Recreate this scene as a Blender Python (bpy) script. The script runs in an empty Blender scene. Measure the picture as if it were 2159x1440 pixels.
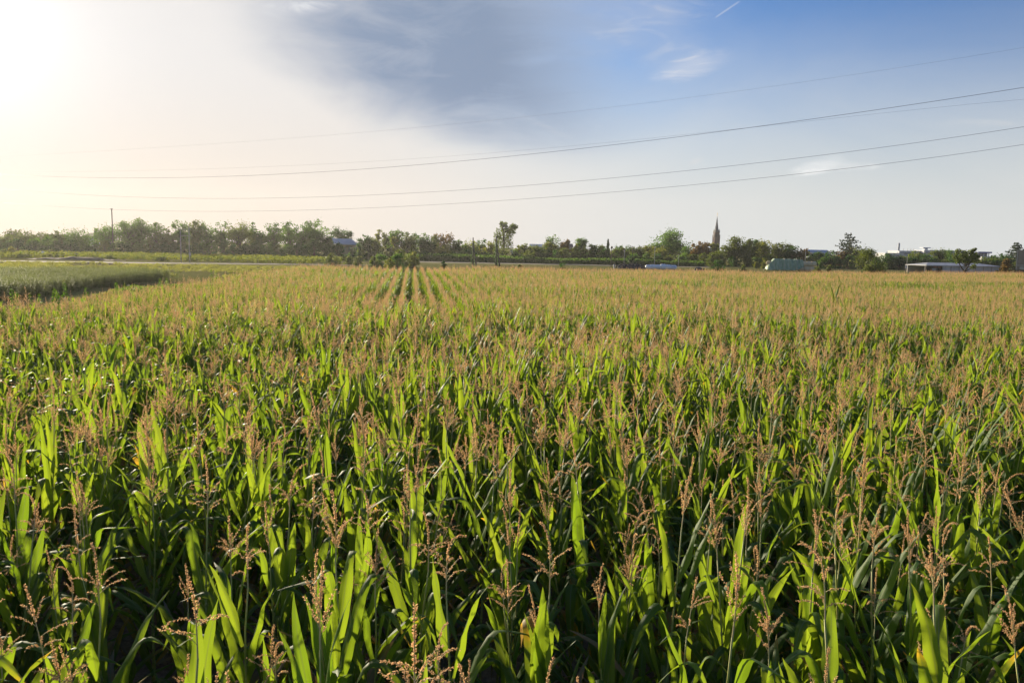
import bpy, math, random
import numpy as np
from mathutils import Vector, Matrix
R = math.radians
random.seed(7)
rng = np.random.default_rng(11)
S = bpy.context.scene
C = S.collection

# ------------------------------------------------------------------ camera
F, CX, CY, CAMH = 1679.0, 1079.5, 720.0, 4.7      # focal length in photo pixels, image centre, eye height
PITCH, ROLL = R(6.69), R(1.1)
_r0, _u0 = Vector((1, 0, 0)), Vector((0, math.sin(PITCH), math.cos(PITCH)))
FWD = Vector((0, math.cos(PITCH), -math.sin(PITCH)))
RIGHT = _r0 * math.cos(ROLL) + _u0 * math.sin(ROLL)
UP = _u0 * math.cos(ROLL) - _r0 * math.sin(ROLL)
def ray(px, py): return RIGHT * ((px - CX) / F) + UP * ((CY - py) / F) + FWD
def P(px, py, Y):                                   # the point seen at a pixel, at ground distance Y
    d = ray(px, py); t = Y / d.y
    return Vector((0, 0, CAMH)) + d * t
def G(px, py):                                      # the ground seen at a pixel
    d = ray(px, py); t = -CAMH / d.z
    return Vector((0, 0, CAMH)) + d * t
def proj(v):
    q = Vector(v) - Vector((0, 0, CAMH)); z = q.dot(FWD)
    return CX + F * q.dot(RIGHT) / z, CY - F * q.dot(UP) / z, z
cam = bpy.data.objects.new('camera', bpy.data.cameras.new('camera'))
C.objects.link(cam); S.camera = cam
cam.data.sensor_width = 36.0; cam.data.lens = F / 2159 * 36.0
cam.data.clip_start = 0.1; cam.data.clip_end = 6000
_m = Matrix((RIGHT, UP, -FWD)).transposed().to_4x4(); _m.translation = (0, 0, CAMH); cam.matrix_world = _m

S.view_settings.view_transform = 'Standard'; S.view_settings.look = 'None'
S.view_settings.exposure = 0.9; S.view_settings.gamma = 1.0
S.render.engine = 'CYCLES'
S.cycles.max_bounces = 9; S.cycles.diffuse_bounces = 7; S.cycles.glossy_bounces = 2
S.cycles.transmission_bounces = 7; S.cycles.transparent_max_bounces = 8; S.cycles.volume_bounces = 0
S.cycles.use_denoising = True; S.cycles.sample_clamp_indirect = 8.0

# ------------------------------------------------------------------ node helper
class NT:
    def __init__(s, tree): s.t = tree; s.n = tree.nodes; s.l = tree.links
    def add(s, typ, **kw):
        nd = s.n.new(typ)
        for k, v in kw.items(): setattr(nd, k, v)
        return nd
    def put(s, sock, v):
        if v is None: return
        if hasattr(v, 'is_output'): s.l.new(v, sock)
        elif hasattr(v, '__len__') and sock.type == 'RGBA': sock.default_value = (*v[:3], 1)
        else: sock.default_value = v
    def m(s, op, a, b=None, c=None, clamp=False):
        nd = s.add('ShaderNodeMath', operation=op, use_clamp=clamp)
        for i, v in enumerate((a, b, c)): s.put(nd.inputs[i], v)
        return nd.outputs[0]
    def vm(s, op, a, b=None, out=0):
        nd = s.add('ShaderNodeVectorMath', operation=op)
        s.put(nd.inputs[0], a); s.put(nd.inputs[1], b)
        return nd.outputs[out]
    def step(s, x, lo, hi, a=0.0, b=1.0):
        nd = s.add('ShaderNodeMapRange', interpolation_type='SMOOTHSTEP')
        for i, v in enumerate((x, lo, hi, a, b)): s.put(nd.inputs[i], v)
        return nd.outputs[0]
    def mix(s, f, a, b, mode='MIX'):
        nd = s.add('ShaderNodeMix', data_type='RGBA', blend_type=mode)
        s.put(nd.inputs[0], f); s.put(nd.inputs[6], a); s.put(nd.inputs[7], b)
        return nd.outputs[2]
    def noise(s, vec, scale, detail=4, rough=0.55, dist=0.0, out=0):
        nd = s.add('ShaderNodeTexNoise'); s.put(nd.inputs['Vector'], vec)
        nd.inputs['Scale'].default_value = scale; nd.inputs['Detail'].default_value = detail
        nd.inputs['Roughness'].default_value = rough; nd.inputs['Distortion'].default_value = dist
        return nd.outputs[out]
    def attr(s, name, out='Fac'): return s.add('ShaderNodeAttribute', attribute_name=name).outputs[out]

# ------------------------------------------------------------------ sky, sun
SUND = ray(-110, 40).normalized()
SUN_EL = math.asin(SUND.z); SUN_AZ = math.atan2(SUND.x, SUND.y)
w = bpy.data.worlds.new('World'); S.world = w; w.use_nodes = True
def build_world():
    w.node_tree.nodes.clear(); k = NT(w.node_tree)
    d = k.add('ShaderNodeTexCoord').outputs['Generated']
    d = k.vm('NORMALIZE', d)
    sep = k.add('ShaderNodeSeparateXYZ'); k.put(sep.inputs[0], d)
    z = sep.outputs[2]
    el = k.m('ARCSINE', z); az = k.m('ARCTAN2', sep.outputs[0], sep.outputs[1])
    sky = k.add('ShaderNodeTexSky', sky_type='NISHITA', sun_disc=False)
    sky.sun_elevation = SUN_EL; sky.sun_rotation = SUN_AZ
    sky.altitude = 100; sky.air_density = 1.0; sky.dust_density = 1.5; sky.ozone_density = 1.5
    blue = k.mix(1.0, sky.outputs[0], (0.42, 0.80, 1.42), 'MULTIPLY')
    blue = k.vm('SCALE', blue); blue.node.inputs['Scale'].default_value = 1.0
    ca = k.vm('DOT_PRODUCT', d, tuple(SUND), out=1)
    ang = k.m('ARCCOSINE', k.m('MINIMUM', ca, 0.99999))
    # cloud veil and haze: thin bright layer, strongest to the sun and low down
    n1 = k.noise(k.vm('MULTIPLY', d, (1, 1, 2.6)), 3.0, 5, 0.55, 0.6)
    wob = k.m('MULTIPLY', k.m('SUBTRACT', n1, 0.5), 0.26)
    low = k.step(k.m('ADD', el, k.m('MULTIPLY', wob, 0.3)), R(1), R(20), 1.0, 0.0)
    near = k.step(k.m('ADD', ang, wob), R(21), R(46), 1.0, 0.0)
    veil = k.m('SUBTRACT', 1.0, k.m('MULTIPLY', k.m('SUBTRACT', 1.0, k.m('POWER', low, 1.25)), k.m('SUBTRACT', 1.0, near)))
    lowhz = k.step(el, R(-2), R(13), 1.0, 0.0)
    sidew = k.step(ang, R(14), R(60), 1.0, 0.0)
    vcol = k.mix(sidew, (7.0, 7.2, 7.15), (7.9, 7.75, 7.75))
    warm = k.m('MULTIPLY', lowhz, k.step(ang, R(8), R(50), 1.0, 0.0))
    vcol = k.mix(warm, vcol, (7.7, 6.5, 5.4))
    col = k.mix(veil, blue, vcol)
    # grey-blue cloud bank high in the middle of the view
    def ell(px, py, rx, ry, rot=0.0, lo=0.55, hi=1.1, warp=0.0):
        c = ray(px, py).normalized(); a0 = math.atan2(c.x, c.y); e0 = math.asin(c.z)
        da = k.m('SUBTRACT', k.m('ADD', az, k.m('MULTIPLY', wob, warp)), a0)
        de = k.m('SUBTRACT', k.m('ADD', el, k.m('MULTIPLY', wob, warp * 0.6)), e0)
        cr, sr = math.cos(rot), math.sin(rot)
        u = k.m('ADD', k.m('MULTIPLY', da, cr), k.m('MULTIPLY', de, sr))
        v = k.m('SUBTRACT', k.m('MULTIPLY', de, cr), k.m('MULTIPLY', da, sr))
        q = k.m('ADD', k.m('POWER', k.m('DIVIDE', u, rx / F), 2.0), k.m('POWER', k.m('DIVIDE', v, ry / F), 2.0))
        return k.step(k.m('SQRT', q), lo, hi, 1.0, 0.0)
    bank = ell(925, 85, 470, 215, R(-17), 0.30, 1.12, 0.6)
    st0 = k.noise(k.vm('MULTIPLY', d, (1.0, 1.4, 3.6)), 7.0, 8, 0.65, 1.2); fil0 = k.step(st0, 0.38, 0.70)
    nb = k.noise(k.vm('MULTIPLY', d, (1, 1, 3.2)), 5.0, 5, 0.5, 0.8)
    bank = k.m('MULTIPLY', bank, k.m('ADD', k.step(nb, 0.22, 0.64, 0.66, 1.0), k.m('MULTIPLY', k.m('SUBTRACT', fil0, 0.4), -0.16), None, True))
    col = k.mix(bank, col, (2.35, 3.15, 4.6))
    # thin cirrus: streaky noise kept to a few patches of the sky
    st = k.noise(k.vm('MULTIPLY', d, (1.0, 1.6, 4.2)), 9.0, 7, 0.62, 1.6)
    fil = k.step(st, 0.44, 0.72)
    def wisp(px, py, rx, ry, rot, amt, hard=(0.1, 1.0), c=(7.4, 7.3, 7.3)):
        nonlocal col
        mk = k.m('MULTIPLY', ell(px, py, rx, ry, rot, *hard, 0.35), k.m('MULTIPLY', k.m('ADD', 0.25, k.m('MULTIPLY', fil, 0.85)), amt))
        col = k.mix(mk, col, c)
    wisp(1375, 40, 190, 62, R(10), 0.38)
    wisp(1430, 110, 90, 60, R(-35), 0.35)
    wisp(1462, 140, 80, 28, R(8), 1.0, (0.1, 1.0), (9.0, 8.6, 8.4))
    wisp(1718, 354, 66, 19, R(14), 1.0, (0.25, 1.0), (11.5, 11.3, 11.1))
    wisp(1800, 350, 80, 13, R(3), 0.8, (0.1, 1.0), (9.5, 9.4, 9.3))
    wisp(2080, 264, 120, 12, R(-2), 0.3)
    wisp(1465, 342, 22, 9, R(20), 0.5)
    wisp(1180, 262, 120, 10, R(-24), 0.12)
    wisp(640, 12, 110, 26, R(12), 0.6, (0.0, 1.0), (10.2, 10, 9.9))
    # short contrail
    a, b = ray(1508, 38).normalized(), ray(1560, 3).normalized()
    nrm = a.cross(b).normalized(); mid = ((a + b) / 2).normalized(); half = (a - b).length / 2
    off = k.m('ABSOLUTE', k.vm('DOT_PRODUCT', d, tuple(nrm), out=1))
    alng = k.m('ABSOLUTE', k.vm('DOT_PRODUCT', d, tuple((b - a).normalized()), out=1))
    alng = k.vm('DOT_PRODUCT', k.vm('SUBTRACT', d, tuple(mid)), tuple((b - a).normalized()), out=1)
    ct = k.m('MULTIPLY', k.step(off, 0.0003, 0.0015, 1, 0), k.step(k.m('ABSOLUTE', alng), half * 0.8, half * 1.1, 1, 0))
    ct = k.m('MULTIPLY', ct, k.step(ca, 0.0, 0.1))
    col = k.mix(k.m('MULTIPLY', ct, 0.24), col, (8.4, 8.2, 8.2))
    # bright aureole round the hidden sun
    au = k.m('ADD', k.m('MULTIPLY', k.m('EXPONENT', k.m('MULTIPLY', ang, -8.0)), 0.45), k.m('MULTIPLY', k.m('EXPONENT', k.m('MULTIPLY', ang, -16.0)), 8.0))
    auc = k.vm('SCALE', (1.0, 0.96, 0.90)); k.put(auc.node.inputs['Scale'], au)
    col = k.vm('ADD', col, auc)
    bg = k.add('ShaderNodeBackground'); k.put(bg.inputs[0], col); bg.inputs[1].default_value = 0.0535
    out = k.add('ShaderNodeOutputWorld'); k.put(out.inputs[0], bg.outputs[0])
build_world()
sl = bpy.data.lights.new('sun', 'SUN'); sl.energy = 5.0; sl.angle = R(1.0); sl.color = (1.0, 0.86, 0.64)
so = bpy.data.objects.new('sun', sl); C.objects.link(so)
so.rotation_euler = SUND.to_track_quat('Z', 'Y').to_euler()

# ------------------------------------------------------------------ materials
MATS = {}
def newmat(name):
    m = bpy.data.materials.new(name); m.use_nodes = True
    m.node_tree.nodes.clear(); MATS[name] = m
    return m, NT(m.node_tree)
def finish(k, sh, disp=None):
    out = k.add('ShaderNodeOutputMaterial'); k.put(out.inputs[0], sh)
def princ(k, col, rough=0.7, spec=0.3, normal=None, metal=0.0):
    p = k.add('ShaderNodeBsdfPrincipled')
    k.put(p.inputs['Base Color'], col); k.put(p.inputs['Roughness'], rough)
    k.put(p.inputs['Specular IOR Level'], spec); p.inputs['Metallic'].default_value = metal
    if normal is not None: k.put(p.inputs['Normal'], normal)
    return p.outputs[0]
def bump(k, h, strength=0.4, dist=0.02):
    b = k.add('ShaderNodeBump'); b.inputs['Strength'].default_value = strength; b.inputs['Distance'].default_value = dist
    k.put(b.inputs['Height'], h); return b.outputs[0]
def foliage_mat(name, dark, light, trans, tmix=0.35, rough=0.6):
    m, k = newmat(name)
    a = k.attr('tone', 'Color'); sp = k.add('ShaderNodeSeparateColor'); k.put(sp.inputs[0], a)
    ob = k.add('ShaderNodeObjectInfo').outputs['Random']
    f = k.m('ADD', k.m('MULTIPLY', sp.outputs[0], 0.65), k.m('MULTIPLY', sp.outputs[1], 0.35))
    col = k.mix(f, dark, light)
    sc = k.m('ADD', 0.82, k.m('MULTIPLY', ob, 0.36))
    cs = k.vm('SCALE', col); k.put(cs.node.inputs['Scale'], sc)
    p = princ(k, cs, rough, 0.25)
    t = k.add('ShaderNodeBsdfTranslucent')
    tc = k.vm('MULTIPLY', cs, trans); k.put(t.inputs[0], tc)
    mx = k.add('ShaderNodeMixShader'); mx.inputs[0].default_value = min(.5, tmix * 1.25)
    k.put(mx.inputs[1], p); k.put(mx.inputs[2], t.outputs[0]); finish(k, mx.outputs[0]); return m
def plain_mat(name, c1, c2, scale=3.0, rough=0.8, spec=0.25, bmp=0.0, metal=0.0, stretch=(1, 1, 1)):
    m, k = newmat(name)
    co = k.vm('MULTIPLY', k.add('ShaderNodeTexCoord').outputs['Object'], stretch)
    n = k.noise(co, scale, 6, 0.6)
    col = k.mix(k.step(n, 0.3, 0.7), c1, c2)
    finish(k, princ(k, col, rough, spec, bump(k, n, bmp, 0.05) if bmp else None, metal)); return m

def corn_leaf_mat():
    m, k = newmat('corn_leaf')
    sp = k.add('ShaderNodeSeparateColor'); k.put(sp.inputs[0], k.attr('tone', 'Color'))
    tone, dry, along = sp.outputs[0], sp.outputs[1], sp.outputs[2]
    uv = k.add('ShaderNodeUVMap', uv_map='UVMap').outputs[0]
    us = k.add('ShaderNodeSeparateXYZ'); k.put(us.inputs[0], uv)
    x = k.m('ABSOLUTE', k.m('SUBTRACT', us.outputs[0], 0.5))
    ob = k.add('ShaderNodeObjectInfo').outputs['Random']
    oc = k.add('ShaderNodeTexCoord').outputs['Object']
    pat = k.noise(oc, 9.0, 4, 0.6)
    f = k.m('ADD', k.m('MULTIPLY', tone, 0.6), k.m('MULTIPLY', ob, 0.4))
    green = k.mix(f, (0.030, 0.090, 0.013), (0.066, 0.145, 0.020))
    green = k.mix(k.m('MULTIPLY', k.step(pat, 0.45, 0.75), 0.35), green, (0.085, 0.135, 0.03))
    yel = k.mix(pat, (0.33, 0.28, 0.03), (0.40, 0.22, 0.05))
    brn = k.mix(pat, (0.30, 0.20, 0.10), (0.42, 0.33, 0.2))
    # dry = how far withering has come down from the tip
    front = k.m('SUBTRACT', k.m('ADD', k.m('ADD', along, k.m('MULTIPLY', dry, 1.6)), k.m('MULTIPLY', k.m('SUBTRACT', pat, 0.5), 0.5)), 1.0)
    yf = k.step(front, 0.0, 0.28); bf = k.step(front, 0.30, 0.55)
    col = k.mix(yf, green, yel); col = k.mix(bf, col, brn)
    rib = k.step(x, 0.034, 0.07, 1.0, 0.0)
    col = k.mix(k.m('MULTIPLY', rib, 0.7), col, (0.30, 0.36, 0.15))
    vein = k.m('SINE', k.m('MULTIPLY', us.outputs[0], 95.0))
    col = k.mix(k.m('MULTIPLY', k.m('ADD', vein, 1.0), 0.07), col, (0.10, 0.16, 0.05))
    p = princ(k, col, 0.56, 0.38, bump(k, vein, 0.12, 0.003))
    tr = k.mix(yf, k.mix(f, (0.215, 0.36, 0.013), (0.40, 0.505, 0.026)), (0.75, 0.46, 0.03)); tr = k.mix(bf, tr, (0.3, 0.18, 0.06))
    tr = k.mix(k.m('MULTIPLY', rib, 0.5), tr, (0.16, 0.2, 0.03))
    t = k.add('ShaderNodeBsdfTranslucent'); k.put(t.inputs[0], tr)
    mx = k.add('ShaderNodeMixShader'); mx.inputs[0].default_value = 0.5
    k.put(mx.inputs[1], p); k.put(mx.inputs[2], t.outputs[0]); finish(k, mx.outputs[0]); return m
M_LEAF = corn_leaf_mat()
def tassel_mat():
    m, k = newmat('corn_tassel')
    sp = k.add('ShaderNodeSeparateColor'); k.put(sp.inputs[0], k.attr('tone', 'Color'))
    ob = k.add('ShaderNodeObjectInfo').outputs['Random']
    col = k.mix(sp.outputs[0], (0.65, 0.43, 0.225), (0.88, 0.68, 0.43))
    col = k.mix(k.m('MULTIPLY', ob, 0.45), col, (0.74, 0.50, 0.26))
    p = princ(k, col, 0.8, 0.15)
    t = k.add('ShaderNodeBsdfTranslucent'); k.put(t.inputs[0], (0.88, 0.58, 0.29))
    mx = k.add('ShaderNodeMixShader'); mx.inputs[0].default_value = 0.45
    k.put(mx.inputs[1], p); k.put(mx.inputs[2], t.outputs[0]); finish(k, mx.outputs[0]); return m
M_TAS = tassel_mat()
M_STALK = plain_mat('corn_stalk', (0.36, 0.38, 0.08), (0.48, 0.45, 0.13), 14, 0.5, 0.4)
M_STEM = plain_mat('tassel_stem', (0.50, 0.46, 0.20), (0.56, 0.45, 0.24), 14, 0.6, 0.3)
M_HUSK = plain_mat('corn_husk', (0.20, 0.25, 0.06), (0.33, 0.30, 0.10), 22, 0.6, 0.3, stretch=(3, 3, .5))
M_SILK = plain_mat('corn_silk', (0.10, 0.04, 0.02), (0.20, 0.08, 0.03), 30, 0.8)
F_GREEN = foliage_mat('leaves_green', (0.036, 0.084, 0.018), (0.080, 0.150, 0.028), (2.4, 2.3, 0.9))
F_DARK = foliage_mat('leaves_dark_green', (0.022, 0.060, 0.016), (0.050, 0.104, 0.024), (2.0, 2.1, 0.9))
F_YEL = foliage_mat('leaves_yellow_green', (0.095, 0.130, 0.022), (0.19, 0.20, 0.035), (2.0, 1.9, 0.8))
F_BROWN = foliage_mat('leaves_rusty', (0.105, 0.082, 0.024), (0.20, 0.142, 0.04), (1.7, 1.4, 0.9))
F_CEDAR = foliage_mat('needles_blue_green', (0.026, 0.045, 0.026), (0.055, 0.080, 0.042), (1.6, 1.7, 1.1), 0.2)
F_OLIVE = foliage_mat('leaves_olive', (0.056, 0.090, 0.022), (0.110, 0.146, 0.036), (2.1, 1.9, 0.8))
F_FERN = foliage_mat('asparagus_fern', (0.105, 0.140, 0.040), (0.24, 0.27, 0.095), (1.7, 1.7, 1.0), 0.35)
F_WEED = foliage_mat('weed_leaves', (0.040, 0.085, 0.018), (0.085, 0.145, 0.030), (2.2, 2.2, 0.7), 0.42)
F_SUNFL = foliage_mat('sunflower_leaves', (0.10, 0.135, 0.025), (0.20, 0.205, 0.04), (1.8, 1.8, 0.7), 0.4)
F_GRASS = foliage_mat('meadow_grass', (0.150, 0.170, 0.042), (0.29, 0.28, 0.095), (1.7, 1.7, 0.8), 0.35)
M_BARK = plain_mat('bark', (0.055, 0.042, 0.03), (0.12, 0.095, 0.07), 6, 0.9, 0.1, 0.5, stretch=(3, 3, .6))
M_WOOD = plain_mat('weathered_wood', (0.085, 0.07, 0.055), (0.17, 0.145, 0.12), 8, 0.85, 0.15, 0.3, stretch=(3, 3, .3))
M_CONC = plain_mat('pale_concrete', (0.36, 0.34, 0.30), (0.48, 0.45, 0.40), 4, 0.85, 0.2)
M_WIRE = plain_mat('cable_metal', (0.09, 0.09, 0.095), (0.13, 0.13, 0.135), 2, 0.5, 0.4)
M_CERAM = plain_mat('insulator_ceramic', (0.12, 0.07, 0.05), (0.2, 0.13, 0.1), 6, 0.3, 0.5)
M_SLATE = plain_mat('spire_slate', (0.03, 0.035, 0.045), (0.055, 0.06, 0.072), 2, 0.5, 0.4)
M_BRICK = plain_mat('red_sandstone', (0.065, 0.036, 0.033), (0.10, 0.054, 0.047), 1.2, 0.85)
M_GOLD = plain_mat('gilt_metal', (0.4, 0.28, 0.1), (0.5, 0.36, 0.14), 3, 0.35, 0.5, metal=1.0)
M_WHITE = plain_mat('white_cladding', (0.38, 0.39, 0.40), (0.48, 0.48, 0.47), 0.6, 0.6)
M_TANW = plain_mat('tan_render', (0.44, 0.34, 0.21), (0.52, 0.41, 0.26), 0.8, 0.85)
M_GROOF = plain_mat('grey_metal_roof', (0.34, 0.38, 0.44), (0.43, 0.47, 0.53), 0.5, 0.45, 0.4)
M_TILE = plain_mat('dull_brown_roof', (0.12, 0.085, 0.07), (0.19, 0.14, 0.12), 0.9, 0.85)
M_DARK = plain_mat('near_black', (0.018, 0.02, 0.022), (0.03, 0.032, 0.036), 2, 0.5)
M_GLASS = plain_mat('window_glass', (0.05, 0.07, 0.09), (0.09, 0.11, 0.13), 1, 0.12, 0.6)
M_BLUE = plain_mat('blue_fascia', (0.03, 0.06, 0.25), (0.05, 0.09, 0.32), 1, 0.45)
M_SHED = plain_mat('shed_sheet_metal', (0.36, 0.37, 0.38), (0.52, 0.52, 0.51), 0.7, 0.6, 0.3, stretch=(1, 1, .25))
M_RUST = plain_mat('rusty_sheet', (0.20, 0.075, 0.045), (0.34, 0.20, 0.15), 1.4, 0.8)
M_GREYB = plain_mat('stained_concrete', (0.20, 0.165, 0.13), (0.36, 0.30, 0.24), 0.35, 0.9, 0.2, stretch=(2, 2, .5))
M_HAY = plain_mat('straw', (0.62, 0.48, 0.27), (0.80, 0.66, 0.42), 9, 0.95, 0.1, 0.6, stretch=(.5, 3, 3))
M_TARP = plain_mat('green_tarpaulin', (0.19, 0.30, 0.16), (0.38, 0.46, 0.29), 1.3, 0.5, 0.35, 0.3, stretch=(3, 1, .4))
M_FILM = plain_mat('white_film', (0.80, 0.81, 0.80), (0.88, 0.88, 0.87), 2, 0.35, 0.5, 0.2)
M_TYRE = plain_mat('tyre_rubber', (0.022, 0.022, 0.024), (0.05, 0.05, 0.052), 8, 0.75)
M_EARTH = plain_mat('dark_compost', (0.045, 0.035, 0.027), (0.10, 0.078, 0.06), 3, 0.95, 0.1, 0.6)
M_ROAD = plain_mat('pale_asphalt', (0.22, 0.20, 0.175), (0.29, 0.265, 0.23), 0.7, 0.9)
M_VERGE = plain_mat('dry_verge', (0.13, 0.095, 0.055), (0.22, 0.16, 0.09), 1.0, 0.95)
M_STUB = plain_mat('stubble', (0.17, 0.15, 0.07), (0.25, 0.21, 0.11), 0.6, 0.95)

def soil_mat():
    m, k = newmat('dry_soil')
    co = k.add('ShaderNodeTexCoord').outputs['Object']
    n1 = k.noise(co, 0.9, 5, 0.6); n2 = k.noise(co, 11.0, 6, 0.65); n3 = k.noise(co, 45.0, 3, 0.6)
    col = k.mix(k.step(n1, 0.3, 0.7), (0.30, 0.22, 0.16), (0.44, 0.33, 0.25))
    col = k.mix(k.step(n2, 0.35, 0.75), col, (0.21, 0.15, 0.105))
    h = k.m('ADD', n2, k.m('MULTIPLY', n3, 0.35))
    finish(k, princ(k, col, 0.95, 0.1, bump(k, h, 0.9, 0.06))); return m
def meadow_mat():
    m, k = newmat('meadow')
    co = k.add('ShaderNodeTexCoord').outputs['Object']
    n1 = k.noise(co, 0.018, 5, 0.6, 0.4); n2 = k.noise(co, 0.12, 5, 0.65); n3 = k.noise(co, 1.4, 4, 0.6)
    col = k.mix(k.step(n1, 0.35, 0.65), (0.17, 0.175, 0.048), (0.24, 0.21, 0.08))
    col = k.mix(k.m('MULTIPLY', k.step(n2, 0.4, 0.7), 0.6), col, (0.125, 0.155, 0.035))
    col = k.mix(k.m('MULTIPLY', k.step(n3, 0.35, 0.75), 0.3), col, (0.27, 0.23, 0.11))
    finish(k, princ(k, col, 0.95, 0.0, bump(k, n3, 0.25, 0.1))); return m
M_SOIL, M_MEADOW = soil_mat(), meadow_mat()

# ------------------------------------------------------------------ mesh helpers
def tag(o, label=None, cat=None, group=None, kind=None):
    if label: o['label'] = label
    if cat: o['category'] = cat
    if group: o['group'] = group
    if kind: o['kind'] = kind
    return o
def empty(name, loc=(0, 0, 0), rz=0.0, label=None, cat=None, group=None):
    o = bpy.data.objects.new(name, None); C.objects.link(o); o.location = loc; o.rotation_euler = (0, 0, rz)
    o.empty_display_size = 0.2
    return tag(o, label, cat, group)
class MB:
    """collects numpy vertex blocks and faces (quads or tris), with a tone colour and uv per vertex, and a material slot per face"""
    def __init__(s): s.v = []; s.q = []; s.t = []; s.c = []; s.uv = []; s.qm = []; s.tm = []; s.n = 0
    def add(s, v, q=None, t=None, tone=(0.5, 0, 0.5), uv=None, mi=0):
        v = np.asarray(v, float).reshape(-1, 3); n = len(v)
        s.v.append(v)
        c = np.asarray(tone, float); c = np.tile(c, (n, 1)) if c.ndim == 1 else c
        s.c.append(c); s.uv.append(np.zeros((n, 2)) if uv is None else np.asarray(uv, float))
        if q is not None and len(q): q = np.asarray(q, int).reshape(-1, 4) + s.n; s.q.append(q); s.qm.append(np.full(len(q), mi))
        if t is not None and len(t): t = np.asarray(t, int).reshape(-1, 3) + s.n; s.t.append(t); s.tm.append(np.full(len(t), mi))
        s.n += n; return s
    def box(s, c, size, rz=0.0, mi=0, tone=(0.5, 0, 0.5)):
        x, y, z = (a / 2 for a in size)
        v = np.array([(i * x, j * y, k * z) for k in (-1, 1) for j in (-1, 1) for i in (-1, 1)])
        cr, sr = math.cos(rz), math.sin(rz)
        v = np.stack([v[:, 0] * cr - v[:, 1] * sr, v[:, 0] * sr + v[:, 1] * cr, v[:, 2]], 1) + np.array(c)
        return s.add(v, [(0, 2, 3, 1), (4, 5, 7, 6), (0, 1, 5, 4), (1, 3, 7, 5), (3, 2, 6, 7), (2, 0, 4, 6)], tone=tone, mi=mi)
    def tube(s, pts, rad, n=6, mi=0, tone=(0.5, 0, 0.5), cap=True):
        pts = np.asarray(pts, float); m = len(pts); rad = np.broadcast_to(np.asarray(rad, float), (m,))
        tg = np.gradient(pts, axis=0); tg /= np.linalg.norm(tg, axis=1, keepdims=True) + 1e-12
        ref = np.array((0.0, 0, 1)) if abs(tg[:, 2]).mean() < 0.8 else np.array((1.0, 0, 0))
        a = np.cross(tg, ref); a /= np.linalg.norm(a, axis=1, keepdims=True) + 1e-12; b = np.cross(tg, a)
        th = np.arange(n) * 2 * math.pi / n
        v = pts[:, None] + rad[:, None, None] * (a[:, None] * np.cos(th)[None, :, None] + b[:, None] * np.sin(th)[None, :, None])
        i = np.arange(m - 1)[:, None] * n; j = np.arange(n)[None]; j2 = (j + 1) % n
        q = np.stack([i + j, i + j2, i + n + j2, i + n + j], -1).reshape(-1, 4)
        v = v.reshape(-1, 3); t = []
        if cap:
            v = np.vstack([v, pts[:1], pts[-1:]]); e = m * n
            t = [(e, (k + 1) % n, k) for k in range(n)] + [(e + 1, (m - 1) * n + k, (m - 1) * n + (k + 1) % n) for k in range(n)]
        return s.add(v, q, t, tone=tone, mi=mi)
    def mesh(s, name, mats, smooth=True):
        me = bpy.data.meshes.new(name)
        v = np.vstack(s.v); q = np.vstack(s.q) if s.q else np.zeros((0, 4), int); t = np.vstack(s.t) if s.t else np.zeros((0, 3), int)
        me.vertices.add(len(v)); me.vertices.foreach_set('co', v.ravel())
        li = np.concatenate([q.ravel(), t.ravel()]); me.loops.add(len(li)); me.loops.foreach_set('vertex_index', li)
        tot = np.concatenate([np.full(len(q), 4), np.full(len(t), 3)]); me.polygons.add(len(tot))
        me.polygons.foreach_set('loop_start', np.concatenate([[0], np.cumsum(tot)[:-1]])); me.polygons.foreach_set('loop_total', tot)
        me.polygons.foreach_set('material_index', np.concatenate(s.qm + s.tm).astype(int))
        me.polygons.foreach_set('use_smooth', np.full(len(tot), smooth))
        ca = me.attributes.new('tone', 'FLOAT_COLOR', 'POINT'); c = np.vstack(s.c)
        ca.data.foreach_set('color', np.hstack([c, np.ones((len(c), 1))]).astype(np.float32).ravel())
        ul = me.uv_layers.new(name='UVMap'); uv = np.vstack(s.uv)
        ul.data.foreach_set('uv', uv[li].astype(np.float32).ravel())
        for m in (mats if isinstance(mats, (list, tuple)) else [mats]): me.materials.append(m)
        me.update(calc_edges=True); return me
    def build(s, name, mats, parent=None, smooth=True, loc=(0, 0, 0), rz=0.0):
        o = bpy.data.objects.new(name, s.mesh(name, mats, smooth)); C.objects.link(o)
        if parent is not None: o.parent = parent
        o.location = loc; o.rotation_euler = (0, 0, rz); return o

def leaf_quads(mb, cen, size, tone_blob, up_bias=0.0, mi=0):
    """many leaf-sized diamond faces at the given centres"""
    n = len(cen); size = np.broadcast_to(size, (n,))[:, None]
    a = rng.normal(size=(n, 3)); a /= np.linalg.norm(a, axis=1, keepdims=True)
    b = rng.normal(size=(n, 3)); b[:, 2] *= (1 - up_bias); b = np.cross(a, b); b /= np.linalg.norm(b, axis=1, keepdims=True) + 1e-9
    v = np.stack([cen + a * size, cen + b * size * 0.62, cen - a * size * 0.9, cen - b * size * 0.62], 1).reshape(-1, 3)
    tn = np.stack([np.broadcast_to(tone_blob, (n,)), rng.random(n), rng.random(n)], 1)
    mb.add(v, np.arange(n * 4).reshape(-1, 4), tone=np.repeat(tn, 4, 0), mi=mi)

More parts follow.
